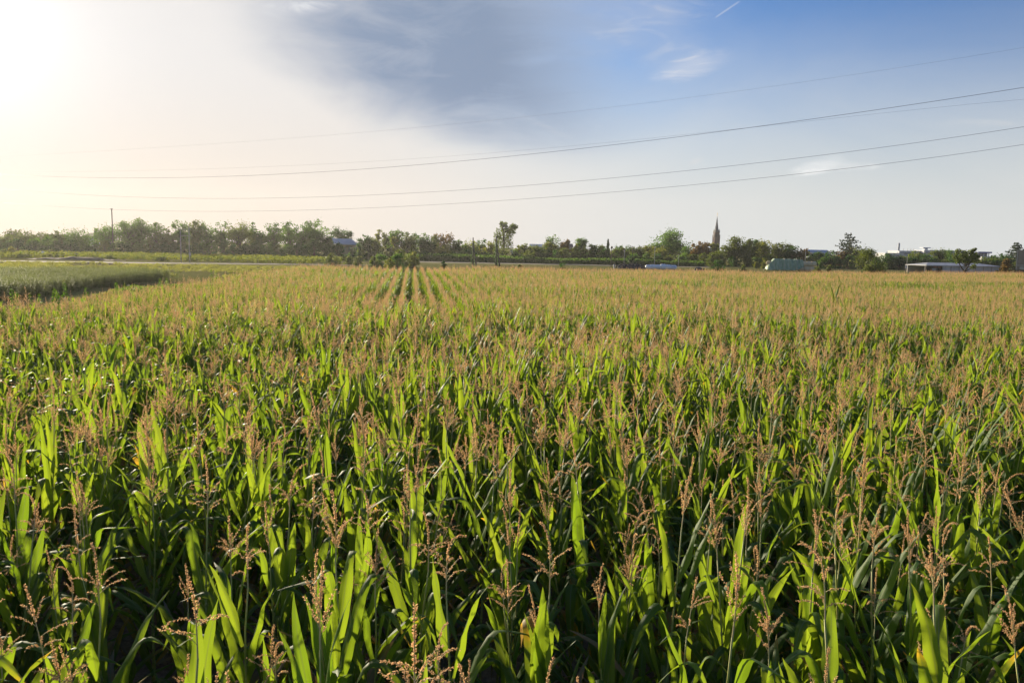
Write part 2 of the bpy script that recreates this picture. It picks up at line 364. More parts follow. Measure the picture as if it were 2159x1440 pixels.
# ------------------------------------------------------------------ setting
def sheet(name, pts, z, mat, sub=None):
    mb = MB(); n = len(pts)
    me = bpy.data.meshes.new(name); me.from_pydata([(x, y, z) for x, y in pts], [], [tuple(range(n))]); me.materials.append(mat)
    o = bpy.data.objects.new(name, me); C.objects.link(o); o['kind'] = 'structure'; return o
sheet('ground', [(-3000, -400), (3000, -400), (3000, 5000), (-3000, 5000)], 0.0, M_MEADOW)
def fieldL(Y): return -17.0 - 0.075 * Y
FAR_X = np.array([-60, -24, -8, 13, 40, 77, 130]); FAR_Y = np.array([84, 90, 94, 99, 109, 127, 152])
def fieldF(X): return np.interp(X, FAR_X, FAR_Y)
sheet('field_soil', [(fieldL(-6), -6), (110, -6), (115, 143)] + [(x, y) for x, y in zip(FAR_X[::-1][1:-1], FAR_Y[::-1][1:-1])], 0.006, M_SOIL)
a, b, c_ = G(-60, 550), G(340, 555), G(640, 557.6)
sheet('road', [(-210, a.y - 3), (a.x, a.y - 2.0), (b.x, b.y - 1.6), (c_.x, c_.y - 1.6), (c_.x + 12, c_.y + 1), (c_.x, c_.y + 1.6), (b.x, b.y + 2.0), (a.x, a.y + 3), (-210, a.y + 3)], 0.05, M_ROAD)
sheet('road_verge', [(-210, a.y - 11), (a.x, a.y - 7), (b.x, b.y - 5), (c_.x, c_.y - 4), (c_.x + 30, c_.y + 6), (c_.x, c_.y + 4), (b.x, b.y + 4), (a.x, a.y + 5), (-210, a.y + 6)], 0.006, M_VERGE)
sheet('stubble_field', [(-30, 232), (60, 236), (70, 262), (-30, 258)], 0.006, M_STUB)

# ------------------------------------------------------------------ trees
def crown_blobs(kind, h, wd, n):
    """blob centres and radii of a crown, tree base at the origin, height h, crown width wd"""
    B = []
    r = wd / 2
    for i in range(n):
        if kind in ('round', 'lacy'):
            z0 = 0.02
            u = rng.normal(size=3); u /= np.linalg.norm(u); rr = rng.random() ** 0.55 * (0.80 if kind == 'round' else 0.84)
            c = np.array((u[0] * r * rr, u[1] * r * rr, h * (z0 + (1 - z0) / 2) + u[2] * h * (1 - z0) / 2 * rr))
            br = r * rng.uniform(0.2, 0.42) if kind == 'round' else r * rng.uniform(0.18, 0.40)
        elif kind == 'bush':
            u = rng.normal(size=3); u /= np.linalg.norm(u); rr = rng.random() ** 0.5 * 0.78
            t_ = rng.random() ** 1.1; q_ = r * .8 * (1 - t_ ** 2.4) ** .5 * rng.random() ** .5; a_ = rng.random() * 6.28; c = np.array((math.cos(a_) * q_, math.sin(a_) * q_, h * (.06 + .84 * t_))); br = min(r * rng.uniform(0.22, 0.42), h * .24)
        elif kind == 'column':
            t = rng.random(); a = rng.random() * 6.28; q = r * 0.6 * rng.random() ** .5 * (1 - 0.5 * t)
            c = np.array((math.cos(a) * q, math.sin(a) * q, h * (0.06 + 0.86 * t))); br = r * rng.uniform(0.28, 0.5)
        elif kind == 'bare':
            t = rng.random() ** .7; a = rng.random() * 6.28; q = r * (0.25 + .7 * t) * rng.random() ** .5
            c = np.array((math.cos(a) * q, math.sin(a) * q, h * (0.30 + 0.66 * t))); br = r * rng.uniform(0.16, 0.34)
        B.append((c, br))
    return B
def tree_parts(kind, h, wd, nb, per, leaf, gap=0.0):
    fol, tr = MB(), MB()
    if kind in ('cedar', 'conifer'):
        tr.tube([(0, 0, 0), (0.05 * wd, 0, h * .5), (0, 0, h * .97)], [0.035 * h, .022 * h, .004 * h], 7)
        tiers = 9 if kind == 'cedar' else 14
        for i in range(tiers):
            t = (i + .5) / tiers; z = h * ((.22 if kind == 'cedar' else .08) + t * (.76 if kind == 'cedar' else .9))
            rad = wd / 2 * ((1 - t) ** .62 if kind == 'cedar' else (1 - t) ** .95) * rng.uniform(.75, 1.08) + .03 * wd
            nbr = 7 if kind == 'cedar' else 8
            a0 = rng.random() * 6.28
            for j in range(nbr):
                a = a0 + j * 6.28 / nbr + rng.normal() * .18; L = rad * rng.uniform(.65, 1.08); rise = rng.uniform(.02, .22) * L
                e = np.array((math.cos(a) * L, math.sin(a) * L, z + rise))
                tr.tube([(0, 0, z - .04 * L), tuple((np.array((0, 0, z)) + e) / 2), tuple(e)], [.012 * h * (1 - t) + .02, .008 * h * (1 - t) + .015, .01], 4)
                k = max(6, int(per * L / wd * 2)); s = rng.random(k) ** .7
                side = np.array((-math.sin(a), math.cos(a), 0)); wid = L * .26 * (1 - .55 * s)
                cen = np.array((0, 0, z)) + (e - np.array((0, 0, z))) * s[:, None] + side * (rng.uniform(-1, 1, k) * wid)[:, None]
                cen[:, 2] += rng.normal(size=k) * .018 * h + .01 * h
                leaf_quads(fol, cen, leaf * rng.uniform(.6, 1.2, k), rng.random(), .75)
        return fol, tr
    B = crown_blobs(kind, h, wd, nb)
    zc = h * .25
    lean = rng.normal(size=2) * .02 * h
    if kind != 'bush':
        top = np.array((lean[0], lean[1], h * .62))
        tr.tube([(0, 0, 0), (lean[0] * .3, lean[1] * .3, h * .3), tuple(top)], [.028 * h + .05, .02 * h + .03, .009 * h], 7)
    for c, br in B:
        if kind == 'bush': s0 = np.array((rng.normal() * .05 * wd, rng.normal() * .05 * wd, 0.0)); zf = 0
        else:
            zf = min(.6 * h, max(.18 * h, c[2] - .28 * h)); s0 = np.array((lean[0] * zf / h, lean[1] * zf / h, zf))
        mid = (s0 + c) / 2 + np.array((0, 0, .03 * h)) + rng.normal(size=3) * .02 * wd
        tr.tube([tuple(s0), tuple(mid), tuple(c)], [.010 * h + .01, .006 * h + .01, .004 * h], 4, cap=False)
        k = int(per * rng.uniform(.7, 1.25))
        u = rng.normal(size=(k, 3)); u /= np.linalg.norm(u, axis=1, keepdims=True)
        rr = (rng.random(k) ** .42)[:, None]
        cen = c + u * rr * br * np.array((1.12, 1.12, .86))
        cen[:, 2] = np.maximum(cen[:, 2], .12)
        leaf_quads(fol, cen, leaf * rng.uniform(.55, 1.15, k), rng.random(), .25)
        # ragged sprays past the outline
        k2 = max(2, k // 9); u = rng.normal(size=(k2, 3)); u[:, 2] = abs(u[:, 2]) * .8; u /= np.linalg.norm(u, axis=1, keepdims=True)
        leaf_quads(fol, np.maximum(c + u * br * rng.uniform(1.0, 1.42, (k2, 1)), (-1e9, -1e9, .1)), leaf * .7, rng.random(), 0)
    return fol, tr
LEAFM = {'green': F_GREEN, 'dark': F_DARK, 'yellow': F_YEL, 'rusty': F_BROWN, 'cedar': F_CEDAR, 'olive': F_OLIVE}
PLANTED = []
def plant(px, top, wpx, Y, kind, tone, name='leafy_tree', cat='tree', base=0.0, per=None, nb=None):
    g = P(px, 545, Y); h = max(.8, P(px, top, Y).z); wd = wpx / F * Y
    leaf = (.32 if kind not in ('bush',) else .30) * Y / 260
    nb = nb or {'round': 40, 'lacy': 52, 'bush': 22, 'column': 16, 'bare': 30}.get(kind, 1)
    ref = h * wd / (leaf * leaf)                     # leaf faces needed to cover the outline
    cover = {'round': 3.6, 'lacy': 2.2, 'bush': 3.6, 'column': 3.2, 'bare': 1.5, 'cedar': 1.0, 'conifer': 1.0}[kind]
    per = per or int(np.clip(ref * cover / nb, 22, 400)) if kind not in ('cedar', 'conifer') else 34
    fol, tr = tree_parts(kind, h, wd, nb, per, leaf)
    t = empty(name, (g.x, Y, 0), rng.random() * 0.6, None, cat)
    fol.build('crown' if cat == 'tree' else 'foliage', LEAFM[tone], t)
    tr.build('trunk' if cat == 'tree' else 'stem', M_BARK, t)
    PLANTED.append((px, Y, kind, tone, cat, h, t)); return t
# belt on the left, against the sun
LB = [(8, 489, 44, 'lacy', 'olive'), (30, 479, 46, 'lacy', 'olive'), (62, 480, 50, 'lacy', 'olive'), (90, 488, 36, 'lacy', 'olive'), (122, 481, 26, 'lacy', 'olive'),
      (152, 484, 78, 'round', 'green'), (232, 466, 58, 'lacy', 'green'), (276, 458, 62, 'lacy', 'green'), (300, 453, 58, 'lacy', 'green'), (331, 463, 46, 'lacy', 'green'), (356, 475, 44, 'lacy', 'olive'),
      (382, 457, 42, 'lacy', 'green'), (413, 459, 44, 'round', 'olive'), (440, 460, 46, 'lacy', 'green'), (470, 464, 42, 'lacy', 'green'), (507, 460, 64, 'lacy', 'olive'), (532, 463, 30, 'lacy', 'green'),
      (548, 482, 36, 'round', 'dark'), (577, 464, 46, 'lacy', 'green'), (613, 464, 54, 'lacy', 'green'), (640, 468, 44, 'lacy', 'green'), (662, 458, 56, 'round', 'green'), (686, 486, 40, 'lacy', 'dark'), (692, 490, 26, 'round', 'green')]
for px, top, wd, kd, tn in LB: plant(px, top, wd * 1.15, rng.uniform(262, 285), kd, tn)
plant(203, 482, 12, 292, 'conifer', 'cedar', 'conifer_tree')
# middle of the view
MBT = [(722, 476, 50, 310, 'round', 'dark'), (757, 512, 13, 268, 'column', 'dark'), (744, 521, 17, 262, 'bush', 'dark'), (768, 488, 27, 275, 'lacy', 'dark'), (776, 500, 22, 270, 'column', 'dark'), (790, 496, 28, 280, 'round', 'olive'), (798, 483, 20, 285, 'column', 'yellow'),
       (815, 477, 30, 290, 'lacy', 'olive'), (836, 473, 34, 282, 'lacy', 'green'), (832, 492, 22, 272, 'column', 'yellow'), (858, 482, 32, 284, 'lacy', 'olive'), (873, 488, 18, 288, 'lacy', 'green'), (889, 485, 32, 278, 'lacy', 'green'), (905, 500, 30, 276, 'round', 'green'), (917, 494, 22, 282, 'bare', 'olive'),
       (936, 495, 40, 284, 'bare', 'rusty'), (930, 510, 34, 276, 'lacy', 'yellow'), (955, 505, 28, 280, 'lacy', 'olive'), (969, 505, 28, 282, 'round', 'green'), (993, 507, 46, 284, 'round', 'yellow'),
       (1013, 498, 28, 292, 'round', 'dark'), (1037, 505, 28, 284, 'round', 'yellow'), (1095, 511, 24, 284, 'lacy', 'yellow'), (1107, 509, 25, 280, 'round', 'olive'), (1130, 516, 38, 282, 'round', 'olive'), (1148, 519, 30, 280, 'round', 'green'),
       (1164, 491, 32, 286, 'lacy', 'green'), (1160, 506, 30, 280, 'lacy', 'yellow'), (1186, 505, 24, 284, 'lacy', 'rusty'), (1196, 501, 16, 286, 'column', 'rusty'), (1224, 495, 34, 286, 'round', 'green'), (1213, 510, 18, 280, 'lacy', 'yellow'), (1250, 508, 24, 284, 'lacy', 'green'), (1267, 509, 22, 284, 'round', 'olive'), (1305, 513, 26, 290, 'round', 'green'),
       (1328, 513, 30, 330, 'round', 'dark'), (1345, 516, 32, 290, 'round', 'olive'), (1368, 512, 34, 296, 'lacy', 'yellow'), (1410, 484, 76, 300, 'round', 'green'), (1390, 518, 40, 280, 'lacy', 'yellow'), (1449, 517, 34, 284, 'round', 'green'),
       (1472, 503, 32, 280, 'round', 'rusty'), (1490, 504, 26, 282, 'round', 'rusty'), (1506, 506, 24, 278, 'lacy', 'yellow'), (1512, 528, 34, 262, 'round', 'olive'), (1548, 499, 56, 268, 'round', 'olive'), (1577, 500, 40, 276, 'round', 'olive'), (1596, 497, 30, 290, 'round', 'green'),
       (1612, 500, 40, 276, 'lacy', 'yellow'), (1636, 506, 36, 282, 'round', 'olive'), (1655, 510, 34, 286, 'round', 'olive'), (1672, 513, 30, 278, 'round', 'dark'), (1693, 518, 24, 276, 'round', 'rusty'), (1725, 525, 42, 270, 'round', 'green'), (1752, 530, 32, 264, 'round', 'dark'),
       (1800, 517, 26, 284, 'lacy', 'yellow'), (1775, 527, 30, 280, 'lacy', 'rusty'), (1822, 521, 44, 275, 'round', 'olive'),
       (1872, 533, 40, 262, 'round', 'dark'), (1897, 538, 38, 260, 'round', 'dark'), (1925, 527, 30, 276, 'round', 'olive'), (1941, 529, 26, 274, 'round', 'olive'), (1955, 533, 30, 266, 'round', 'dark'), (1980, 521, 38, 280, 'round', 'olive'), (2005, 525, 32, 284, 'round', 'green'), (2020, 534, 36, 270, 'round', 'dark'),
       (2082, 541, 40, 272, 'round', 'olive'), (2104, 533, 30, 276, 'lacy', 'dark'), (2122, 537, 34, 270, 'round', 'dark')]
for px, top, wd, Y, kd, tn in MBT: plant(px, top, wd * 1.26, Y, kd, tn)
plant(1281, 505, 14, 300, 'conifer', 'cedar', 'conifer_tree')
plant(1786, 492, 82, 282, 'cedar', 'cedar', 'cedar_tree')
plant(2142, 511, 56, 290, 'cedar', 'cedar', 'cedar_tree')
plant(2170, 516, 50, 300, 'cedar', 'cedar', 'cedar_tree')
BIG_BUSH = plant(1836, 524, 66, 158, 'bush', 'olive', 'wild_bush', 'bush', nb=30)
ORANGE = plant(2122, 543, 26, 175, 'bush', 'rusty', 'wild_bush', 'bush')
# ragged pruned tree with two broken leaders
def snag_tree():
    Y = 270; g = P(1060, 545, Y); t = empty('pollarded_tree', (g.x, Y, 0), 0, 'tall ragged tree with two lopped leafy limbs above its ivy covered crown', 'tree')
    fol, tr = MB(), MB()
    def at(px, py): v = P(px, py, Y); return np.array((v.x - g.x, 0.0, v.z))
    tr.tube([(0, 0, 0), at(1062, 515), at(1062, 492)], [.5, .4, .3], 7)
    for pts in ([(1062, 492), (1060, 480), (1058, 472)], [(1064, 490), (1074, 485), (1082, 476), (1087, 472)], [(1060, 480), (1067, 474)], [(1076, 484), (1085, 481)]):
        tr.tube([at(*p) for p in pts], np.linspace(.24, .1, len(pts)), 5)
    for (px, py, rx) in [(1057, 471, 5), (1059, 476, 6), (1066, 473, 5), (1068, 481, 6), (1061, 484, 7), (1080, 477, 6), (1086, 480, 6), (1089, 478, 4), (1079, 483, 8), (1073, 488, 8), (1084, 490, 5), (1074, 496, 9),
                         (1052, 492, 11), (1062, 496, 12), (1048, 500, 9), (1072, 506, 11), (1058, 510, 13), (1046, 512, 9), (1074, 518, 10), (1060, 524, 13), (1070, 532, 12), (1054, 535, 12), (1044, 528, 8)]:
        c = at(px, py); br = rx / F * Y; k = int(rx * 16); u = rng.normal(size=(k, 3)); u /= np.linalg.norm(u, axis=1, keepdims=True)
        c = c + np.array((0, rng.normal() * br * .8, 0))
        leaf_quads(fol, c + u * (rng.random((k, 1)) ** .45) * br, .3 * rng.uniform(.6, 1.15, k), rng.random(), .2)
    fol.build('crown', F_OLIVE, t); tr.build('trunk', M_BARK, t)
snag_tree()
def forked_tree():
    Y = 150; g = P(2034, 575, Y); t = empty('forked_tree', (g.x, Y, 0), 0, 'small round crowned tree with a dark forked trunk before the grey shed', 'tree')
    fol, tr = MB(), MB()
    def at(px, py, dy=0): v = P(px, py, Y); return np.array((v.x - g.x, dy, v.z))
    tr.tube([(0, 0, 0), at(2034, 572)], [.22, .17], 7)
    tr.tube([at(2034, 573), at(2028, 566), at(2024, 559), at(2021, 552)], [.15, .12, .10, .07], 6)
    tr.tube([at(2034, 573), at(2038, 566), at(2043, 560), at(2046, 550)], [.15, .11, .09, .06], 6)
    tr.tube([at(2036, 572), at(2044, 568), at(2051, 563)], [.08, .06, .04], 5)
    for (px, py, rx, dy) in [(2020, 550, 7, 0), (2018, 541, 7, .6), (2026, 534, 8, -.6), (2022, 530, 6, .4), (2034, 545, 9, -.5), (2044, 536, 9, .6), (2050, 530, 6, 0), (2055, 526, 4, 0), (2040, 550, 8, .4), (2052, 545, 10, -.3), (2060, 549, 8, .3), (2056, 538, 9, .5), (2036, 540, 8, 1), (2062, 542, 5, 0), (2052, 563, 6, 0), (2030, 548, 7, -1)]:
        c = at(px, py, dy); br = rx / F * Y; k = int(rx * 24); u = rng.normal(size=(k, 3)); u /= np.linalg.norm(u, axis=1, keepdims=True)
        leaf_quads(fol, c + u * (rng.random((k, 1)) ** .45) * br, .16 * rng.uniform(.6, 1.2, k), rng.random(), .2)
        tr.tube([at(2036, 562), tuple(c)], [.05, .02], 4, cap=False)
    fol.build('crown', F_OLIVE, t); tr.build('trunk', M_BARK, t)
forked_tree()
# undergrowth shrubs standing in front of the belts
xs = -20
while xs < 700:
    plant(xs, rng.uniform(500, 519), rng.uniform(26, 42), rng.uniform(250, 260), 'bush', rng.choice(['dark', 'dark', 'green', 'olive']), 'wild_bush', 'bush'); xs += rng.uniform(15, 24)
xs = 702
while xs < 1330:
    if not (693 < xs < 730): plant(xs, rng.uniform(522, 532), rng.uniform(22, 34), rng.uniform(266, 274), 'bush', rng.choice(['dark', 'dark', 'green', 'olive', 'olive']), 'wild_bush', 'bush')
    xs += rng.uniform(17, 26)
plant(714, 513, 36, 268, 'bush', 'dark', 'wild_bush', 'bush'); plant(700, 516, 30, 268, 'bush', 'dark', 'wild_bush', 'bush')
xs = 1335
while xs < 2170:
    plant(xs, rng.uniform(532, 541) + (xs - 1335) * .012, rng.uniform(24, 40), rng.uniform(258, 270), 'bush', rng.choice(['dark', 'dark', 'green', 'olive']), 'wild_bush', 'bush'); xs += rng.uniform(20, 32)
# bushes along the far end of the maize
for px, top, wd, Y, tn in [(700, 535, 40, 186, 'olive'), (736, 541, 26, 190, 'olive'), (757, 540, 24, 184, 'olive'), (800, 536, 44, 178, 'green'), (790, 540, 24, 170, 'olive'), (848, 523, 52, 172, 'olive'), (838, 533, 40, 160, 'green'), (872, 530, 28, 168, 'yellow'), (822, 545, 26, 158, 'yellow'),
                           (935, 550, 18, 150, 'dark'), (1188, 552, 22, 160, 'dark'), (1096, 554, 16, 140, 'olive'), (1330, 540, 24, 240, 'dark'), (1515, 546, 30, 196, 'dark'), (1503, 535, 34, 232, 'olive'), (1568, 560, 18, 190, 'olive'), (1613, 543, 18, 240, 'yellow'), (1596, 552, 16, 236, 'yellow'),
                           (1750, 558, 14, 190, 'olive'), (1725, 563, 22, 185, 'olive'), (8, 527, 30, 215, 'olive'), (26, 521, 24, 212, 'yellow'), (48, 532, 33, 200, 'dark'), (230, 540, 40, 190, 'olive'), (110, 527, 28, 236, 'olive'), (196, 530, 24, 240, 'dark'), (340, 541, 34, 190, 'olive'), (2106, 565, 16, 145, 'dark')]:
    plant(px, top, wd, Y, 'bush', tn, 'wild_bush', 'bush')
# labels: look first, then the nearest landmark
LAND = [(240, 'the tall wooden pole'), (391, 'the pale twin-post pole'), (725, 'the grey roofed building'), (998, 'the first ivy clad pole'), (1047, 'the second ivy clad pole'), (1290, 'the dark capped pole'),
        (1410, 'the big dome shaped tree'), (1508, 'the church spire'), (1665, 'the green tarpaulin'), (1786, 'the flat tiered cedar'), (1900, 'the white chimney'), (2030, 'the grey shed'), (2150, 'the concrete building')]
ORD = ['', 'second ', 'third ', 'fourth ', 'fifth ', 'sixth ', 'seventh ', 'eighth ', 'ninth ', 'tenth ', 'eleventh ', 'twelfth ', '13th ', '14th ', '15th ', '16th ']
SHAPE = {'round': 'dense rounded', 'lacy': 'lacy open', 'bush': 'low spreading', 'column': 'slim upright', 'bare': 'thin half bare', 'cedar': 'tiered', 'conifer': 'pointed'}
TONE = {'green': 'mid green', 'dark': 'dark green', 'yellow': 'yellowish', 'rusty': 'rusty brown', 'cedar': 'blue green', 'olive': 'olive green'}
seen = {}
for px, Y, kind, tone, cat, h, t in sorted(PLANTED, key=lambda q: (q[0], q[1])):
    lx, ln = min(LAND, key=lambda q: abs(q[0] - px)); side = 'left of' if px < lx else 'right of'
    where = 'at field edge' if (cat == 'bush' and Y < 245) else ('under trees' if cat == 'bush' else '')
    seen.setdefault((kind, tone, side, ln, where), []).append((abs(px - lx), t, cat))
for (kind, tone, side, ln, where), L in seen.items():
    for i, (d_, t, cat) in enumerate(sorted(L, key=lambda q: q[0])):
        t['label'] = f"{ORD[i]}{SHAPE[kind]} {TONE[tone]} {cat} {where + ' ' if where else ''}{side} {ln}"
        t['group'] = 'trees along the horizon' if cat == 'tree' else ('shrubs under the tree belts' if where.startswith('under') else 'bushes at the field edges')
BIG_BUSH['label'] = 'big bushy olive green shrub standing alone right of the hay bales'; BIG_BUSH['group'] = 'bushes at the field edges'

# ------------------------------------------------------------------ poles and cables
def pole(name, px, top, Y, rad, mat, label, brace=0, arm=0.0, base_px=None, group='utility poles'):
    g = P(px, 545, Y); h = P(px, top, Y).z
    t = empty(name, (g.x, Y, 0), 0, label, 'pole', group)
    MB().tube([(0, 0, 0), (0, 0, h * .5), (0, 0, h)], [rad, rad * .85, rad * .7], 8).build('post', mat, t)
    if brace: MB().tube([(brace, 0, 0), (brace * .45, 0, h * .42), (.02, 0, h * .8)], [rad, rad * .85, rad * .7], 8).build('brace', mat, t)
    if arm:
        a = MB().box((0, -rad - .04, h - .25), (arm, .09, .12)).build('cross_arm', mat, t, smooth=False)
        for sx in (-.42, 0, .42): MB().tube([(sx * arm, -rad - .04, h - .19), (sx * arm, -rad - .04, h - .1), (sx * arm, -rad - .04, h)], [.04, .07, .03], 8).build('insulator', M_CERAM, a)
    return t, h
pole('utility_pole', 239.5, 440, 258, .20, M_WOOD, 'tall dark wooden pole rising out of the hazy tree belt', arm=.9)
def twin():
    Y = 182; g = P(391, 553, Y); t = empty('twin_pole', (g.x, Y, 0), 0, 'pale twin-post line pole with cross rail before the hazy tree belt', 'pole', 'utility poles')
    for px, top in ((382, 487), (400, 480)):
        v = P(px, 553, Y); h = P(px, top, Y).z
        p = MB().tube([(v.x - g.x, 0, 0), (v.x - g.x, 0, h / 2), (v.x - g.x, 0, h)], [.13, .115, .10], 8).build('post', M_CONC, t)
        MB().tube([(v.x - g.x, 0, h), (v.x - g.x, 0, h + .12), (v.x - g.x, 0, h + .28)], [.04, .07, .03], 8).build('insulator', M_CERAM, p)
    zz = P(391, 497, Y).z; x0, x1 = P(382, 497, Y).x - g.x, P(400, 497, Y).x - g.x
    MB().box(((x0 + x1) / 2, -.16, zz), (x1 - x0 + .5, .1, .12)).build('cross_rail', M_CONC, t, smooth=False)
    MB().box(((x0 + x1) / 2, -.16, P(391, 484, Y).z), (x1 - x0 + .7, .08, .1)).build('cross_rail', M_CONC, t, smooth=False)
    MB().box((x1, -.24, P(400, 536, Y).z), (.42, .16, .75)).build('switch_box', M_WHITE, t, smooth=False)
twin()
def ivy(t, h, rad, dens):
    mb = MB(); n = int(dens * h); z = rng.random(n) ** 1.3 * h * .8; a = rng.random(n) * 6.28
    q = rad * rng.uniform(.9, 2.1, n); leaf_quads(mb, np.stack([np.cos(a) * q, np.sin(a) * q, z], 1), .13 * rng.uniform(.6, 1.2, n), .5)
    mb.build('ivy', F_DARK, t)
t1, h1 = pole('braced_pole', 997, 501, 214, .20, M_WOOD, 'ivy clad braced wooden pole, leftmost of the pair beyond the maize', brace=.9); ivy(t1, h1, .24, 55)
t2, h2 = pole('braced_pole', 1046, 499, 206, .22, M_WOOD, 'thicker ivy clad braced wooden pole in front of the ragged tree', brace=.95); ivy(t2, h2, .26, 60)
t3, h3 = pole('utility_pole', 1289, 524, 218, .11, M_WOOD, 'slim wooden pole with a dark cap left of the tyre heap')
MB().tube([(0, 0, h3 - .1), (0, 0, h3 + .1), (0, 0, h3 + .45), (0, 0, h3 + .62)], [.15, .3, .28, .1], 8).build('cap', M_DARK, t3)
t4, h4 = pole('utility_pole', 1316, 530, 224, .09, M_CONC, 'slim pale pole with a lamp head above the tyre heap')
MB().box((0, -.12, h4 + .12), (.34, .3, .5)).build('lamp_head', M_CONC, t4, smooth=False)
pole('utility_pole', 1333, 519, 262, .12, M_WOOD, 'dark wooden pole among the shrubs, topped by a cross arm', arm=1.4)
pole('utility_pole', 1380, 520, 235, .09, M_CONC, 'thin pale pole rising behind the white wrapped bales', arm=.7)
pole('utility_pole', 1431, 535, 232, .07, M_CONC, 'thin pole at the end of the white wrapped bales')
pole('utility_pole', 1698, 524, 236, .08, M_CONC, 'thin pale pole behind the green tarpaulin')
pole('utility_pole', 1913, 540, 240, .08, M_CONC, 'thin pole behind the small white board')
g = P(1295, 563, 200); t = empty('marker_post', (g.x, 200, 0), 0, 'short white marker post left of the tyre heap', 'post')
MB().box((0, 0, .55), (.34, .3, 1.1)).build('post', M_WHITE, t, smooth=False); MB().box((0, 0, 1.13), (.4, .36, .06)).build('cap', M_CONC, t, smooth=False)
g = P(1910, 565, 175); t = empty('white_board', (g.x, 175, 0), 0, 'small blank white board standing before dark trees', 'sign')
zb = P(1910, 563, 175).z
MB().box((0, 0, zb), (.36, .05, .62)).build('panel', M_WHITE, t, smooth=False); MB().box((0, .06, zb / 2), (.07, .06, zb)).build('post', M_WOOD, t, smooth=False)
WIRES = [('topmost faint', .0048, [(2159, 101), (1800, 158), (1400, 213), (1000, 258), (700, 285), (400, 307), (180, 321)], 1.12),
         ('darkest upper', .0125, [(2159, 185), (1800, 239), (1400, 292), (1080, 332), (700, 359), (420, 374), (240, 377), (0, 367)], 1.0),
         ('faint crossing', .005, [(2159, 210), (1800, 246), (1400, 288), (1080, 320), (780, 341), (500, 354), (200, 362)], 1.12),
         ('lower dark', .0105, [(2159, 268), (1800, 318), (1400, 367), (1080, 393), (800, 410), (500, 419), (220, 414), (0, 397)], 1.03),
         ('lowest dark', .0105, [(2159, 305), (1800, 354), (1400, 396), (1080, 421), (760, 440), (480, 447), (220, 440), (0, 427)], 1.06)]
for wn, rad, pts, kd in WIRES:
    x = np.array([p[0] for p in pts], float); y = np.array([p[1] for p in pts], float)
    co = np.polyfit(x / 1000, y, 4); xs_ = np.linspace(2330, -150, 60); V = []
    for q in xs_:
        d = ray(q, np.polyval(co, q / 1000))                      # where that sight line meets the cable's upright plane
        A, B_ = np.array((34.0, 46.0)) * kd, np.array((-88.0, 128.0)) * kd; nn = np.array((B_[1] - A[1], -(B_[0] - A[0])))
        tt = (nn @ A) / (nn @ np.array((d.x, d.y))); V.append((d.x * tt, d.y * tt, CAMH + d.z * tt))
    o = MB().tube(V, rad, 5).build('power_cable', M_WIRE)
    tag(o, f'{wn} overhead cable sweeping across the sky', 'cable', 'overhead power cables')

# ------------------------------------------------------------------ church, buildings
def gable(mb, x0, x1, y0, y1, z0, z1, over=.3, mi=0, axis='x'):
    """pitched roof with thickness; ridge along x or y"""
    if axis == 'x':
        ym = (y0 + y1) / 2
        prof = [(y0 - over, z0), (ym, z1), (y1 + over, z0), (y1 + over, z0 - .22), (ym, z1 - .24), (y0 - over, z0 - .22)]
        v = [(x, yy, zz) for x in (x0 - over, x1 + over) for yy, zz in prof]
    else:
        xm = (x0 + x1) / 2
        prof = [(x0 - over, z0), (xm, z1), (x1 + over, z0), (x1 + over, z0 - .22), (xm, z1 - .24), (x0 - over, z0 - .22)]
        v = [(xx, y, zz) for y in (y0 - over, y1 + over) for xx, zz in prof]
    q = [(i, (i + 1) % 6, 6 + (i + 1) % 6, 6 + i) for i in range(6)] + [(0, 1, 4, 5), (1, 2, 3, 4), (6, 11, 10, 7), (7, 10, 9, 8)]
    return mb.add(v, q, mi=mi)
def church():
    Y = 600; g = P(1508, 545, Y); t = empty('church_tower', (g.x, Y, 0), R(8), 'distant red stone church tower with slender slate spire', 'church')
    zE, zT, zX = P(1508, 490, Y).z, P(1508, 456, Y).z, P(1510, 449, Y).z
    hw = 10.0 / F * Y / 2
    b = MB().box((0, 0, zE / 2), (2 * hw, 2 * hw, zE)); b.box((0, 0, zE * .72), (2 * hw + .3, 2 * hw + .3, .4))
    for sx in (-1, 1):
        for sy in (-1, 1): b.box((sx * hw, sy * hw, zE * .45), (.7, .7, zE * .9))
    tw = b.build('tower', M_BRICK, t, smooth=False)
    for sx in (-1, 1):
        MB().box((sx * hw * .42, -hw - .16, zE - 2.6), (.8, .3, 2.6)).build('window', M_DARK, t, smooth=False)
        MB().box((sx * (hw + .16), 0, zE - 2.6), (.3, 1.0, 2.6)).build('window', M_DARK, t, smooth=False)
    s = MB(); n = 8; lv = [(zE, hw * 1.02), (zE + 1.2, hw * .96), (zE + (zT - zE) * .25, hw * .66), (zE + (zT - zE) * .6, hw * .33), (zT, .08)]
    s.tube([(0, 0, z) for z, r in lv], [r * 1.06 for z, r in lv], n); sp = s.build('spire', M_SLATE, t, smooth=False)
    for sx in (-1, 1):
        for sy in (-1, 1): MB().tube([(sx * hw * .86, sy * hw * .86, zE - .2), (sx * hw * .86, sy * hw * .86, zE + .8), (sx * hw * .86, sy * hw * .86, zE + 2.6)], [.5, .42, .04], 6).build('pinnacle', M_SLATE, t, smooth=False)
    MB().box((0, 0, (zT + zX) / 2), (.16, .16, zX - zT)).box((0, 0, zX - .8), (.9, .14, .14)).build('cross', M_GOLD, sp, smooth=False)
church()
